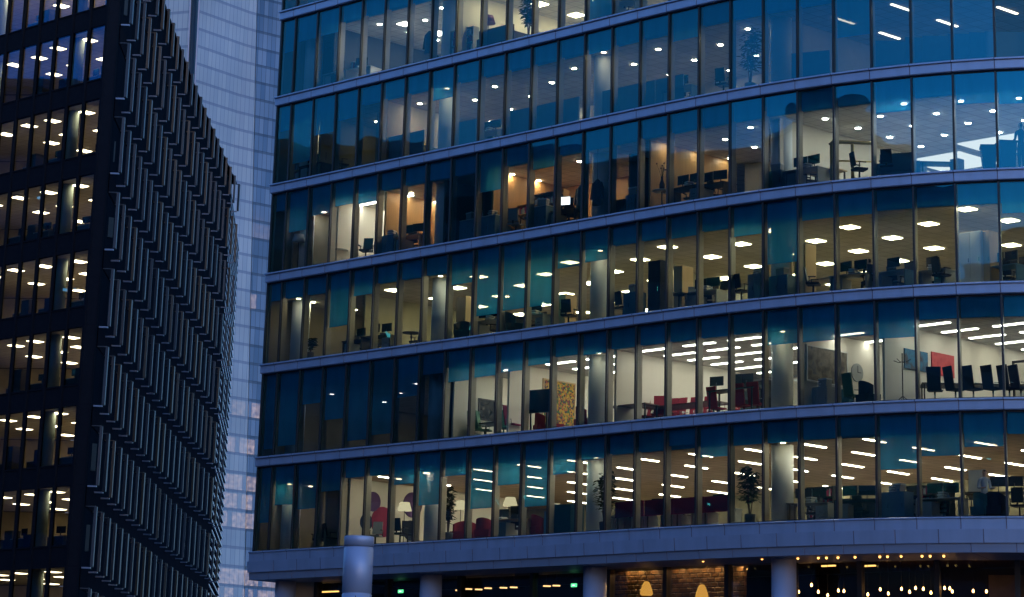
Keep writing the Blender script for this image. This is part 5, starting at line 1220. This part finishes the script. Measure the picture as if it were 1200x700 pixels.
# ---- people
def person(loc, face, pose, cols, label):
    """one continuous figure grown over a skeleton; cols = (top, trousers)"""
    J = {}; E = []; Rr = {}
    def j(n, p, r, parent=None):
        J[n] = Vector(p); Rr[n] = r
        if parent: E.append((parent, n))
    sit = pose == 'sit'; hz = .52 if sit else .95
    j('pelvis', (0, 0, hz), .135); j('waist', (0, .0, hz + .18), .125, 'pelvis'); j('chest', (0, .01, hz + .38), .145, 'waist'); j('neck0', (0, .0, hz + .54), .075, 'chest'); j('neck', (0, -.01, hz + .61), .05, 'neck0')
    j('jaw', (0, -.03, hz + .67), .066, 'neck'); j('head', (0, -.015, hz + .77), .09, 'jaw'); j('crown', (0, 0, hz + .845), .06, 'head'); j('nose', (0, -.115, hz + .735), .012, 'jaw')
    for s_ in (-1, 1):
        a = 'l' if s_ < 0 else 'r'
        j('sh' + a, (s_ * .19, 0, hz + .49), .062, 'neck0'); bend = pose != 'stand'
        el = (s_ * .25, .02, hz + .22); wr = (s_ * .20, -.24, hz + .20) if (bend or s_ > 0) else (s_ * .25, -.06, hz - .02)
        j('el' + a, el, .047, 'sh' + a); j('wr' + a, wr, .032, 'el' + a)
        d = (Vector(wr) - Vector(el)).normalized(); side = Vector((1, 0, 0)); up = side.cross(d).normalized()
        pm = Vector(wr) + d * .06; j('pa' + a, pm, .034, 'wr' + a)
        for q, (off, L) in enumerate(((-.03, .065), (-.01, .08), (.01, .074), (.03, .055))):
            b0 = pm + side * off + d * .03; j('f%d%s' % (q, a), b0, .010, 'pa' + a); j('g%d%s' % (q, a), b0 + d * L * .55 - up * .012, .009, 'f%d%s' % (q, a)); j('h%d%s' % (q, a), b0 + d * L * .9 - up * .04, .008, 'g%d%s' % (q, a))
        t0 = pm - side * s_ * .03 - d * .01; j('t0' + a, t0 - side * s_ * .015, .011, 'pa' + a); j('t1' + a, t0 - side * s_ * .035 + d * .035 - up * .015, .009, 't0' + a)
        j('hip' + a, (s_ * .09, 0, hz - .04), .10, 'pelvis')
        if sit: kn = (s_ * .12, -.42, hz - .02); an = (s_ * .12, -.40, .09)
        else: kn = (s_ * .10, -.02 + .03 * s_, hz - .46); an = (s_ * .11, .02 + .05 * s_, .085)
        j('kn' + a, kn, .065, 'hip' + a); j('an' + a, an, .042, 'kn' + a); j('he' + a, (an[0], an[1] + .03, .045), .040, 'an' + a); j('to' + a, (an[0], an[1] - .17, .032), .032, 'he' + a)
    names = list(J); me = bpy.data.meshes.new('person'); me.from_pydata([J[n] for n in names], [(names.index(a), names.index(b_)) for a, b_ in E], [])
    o = bpy.data.objects.new('person', me); COL.objects.link(o)
    sk = o.modifiers.new('skin', 'SKIN'); o.modifiers.new('sub', 'SUBSURF').levels = 1; o.modifiers['sub'].render_levels = 1
    sv = me.skin_vertices[0].data if me.skin_vertices else None
    if sv is None:
        bm = bmesh.new(); bm.from_mesh(me); bm.verts.layers.skin.verify(); bm.to_mesh(me); bm.free(); sv = me.skin_vertices[0].data
    for i, n in enumerate(names): sv[i].radius = (Rr[n], Rr[n] * (.75 if n in ('waist', 'chest', 'pelvis') else 1)); sv[i].use_root = n == 'pelvis'
    bpy.context.view_layer.update(); dg = bpy.context.evaluated_depsgraph_get(); m2 = bpy.data.meshes.new_from_object(o.evaluated_get(dg))
    o.modifiers.clear(); o.data = m2
    for m in (M_SKIN, cols[0], cols[1], M_HAIR, M_BLACKP): m2.materials.append(m)
    for p_ in m2.polygons:
        c = p_.center; z_ = c.z; arm = abs(c.x) > .17
        if z_ > hz + .60: k_ = 3 if (z_ > hz + .79 or (c.y > .025 and z_ > hz + .68)) else 0
        elif z_ < .075: k_ = 4
        elif (c.y < -.20 and z_ > hz + .12 and arm) or (arm and z_ < hz + .02 and z_ > hz - .3 and not sit): k_ = 0
        elif z_ > hz + .02 and not (sit and c.y < -.2 and z_ < hz + .12): k_ = 1
        else: k_ = 2
        p_.material_index = k_; p_.use_smooth = True
    o.location = loc; o.rotation_euler = (0, 0, face); b = MB()
    for s_ in (-1, 1): b.lathe([(.002, -.012), (.012, 0), (.002, .012)], 8, (s_ * .034, -.098, hz + .765))
    ey = b.build('eyes', M_BLACKP); ey.parent = o; ey.location = ORG[ey.name]
    b = MB(); b.box(0, -.098, hz + .70, .045, .012, .010); mo_ = b.build('mouth', M_MAROON); mo_.parent = o; mo_.location = ORG[mo_.name]
    return tag(o, label, 'person')
p, s = at(1153.5, 1, 2.0); person(p + Vector((0, 0, .003)), R(20), 'reach', (M_SHIRT, M_TROUS), 'person in a light blue shirt standing at the tall black table')
p, s = at(1196.5, 4, .7); person(p + Vector((0, 0, .003)), R(200), 'stand', (M_COAT, M_TROUS), 'person in dark blue clothes standing beside the larger wheeled bin')
p, s = at(1019, 3, 1.3); put(('swivel', M_NAVY), 'navy swivel chair under the seated person', 3, 1019, 1.3, -120); person(p + Vector((0, .0, -.04)), TH0 + R(-120), 'sit', (M_COAT, M_TROUS), 'person in a dark top seated at an office desk behind the glass')

settle_labels()
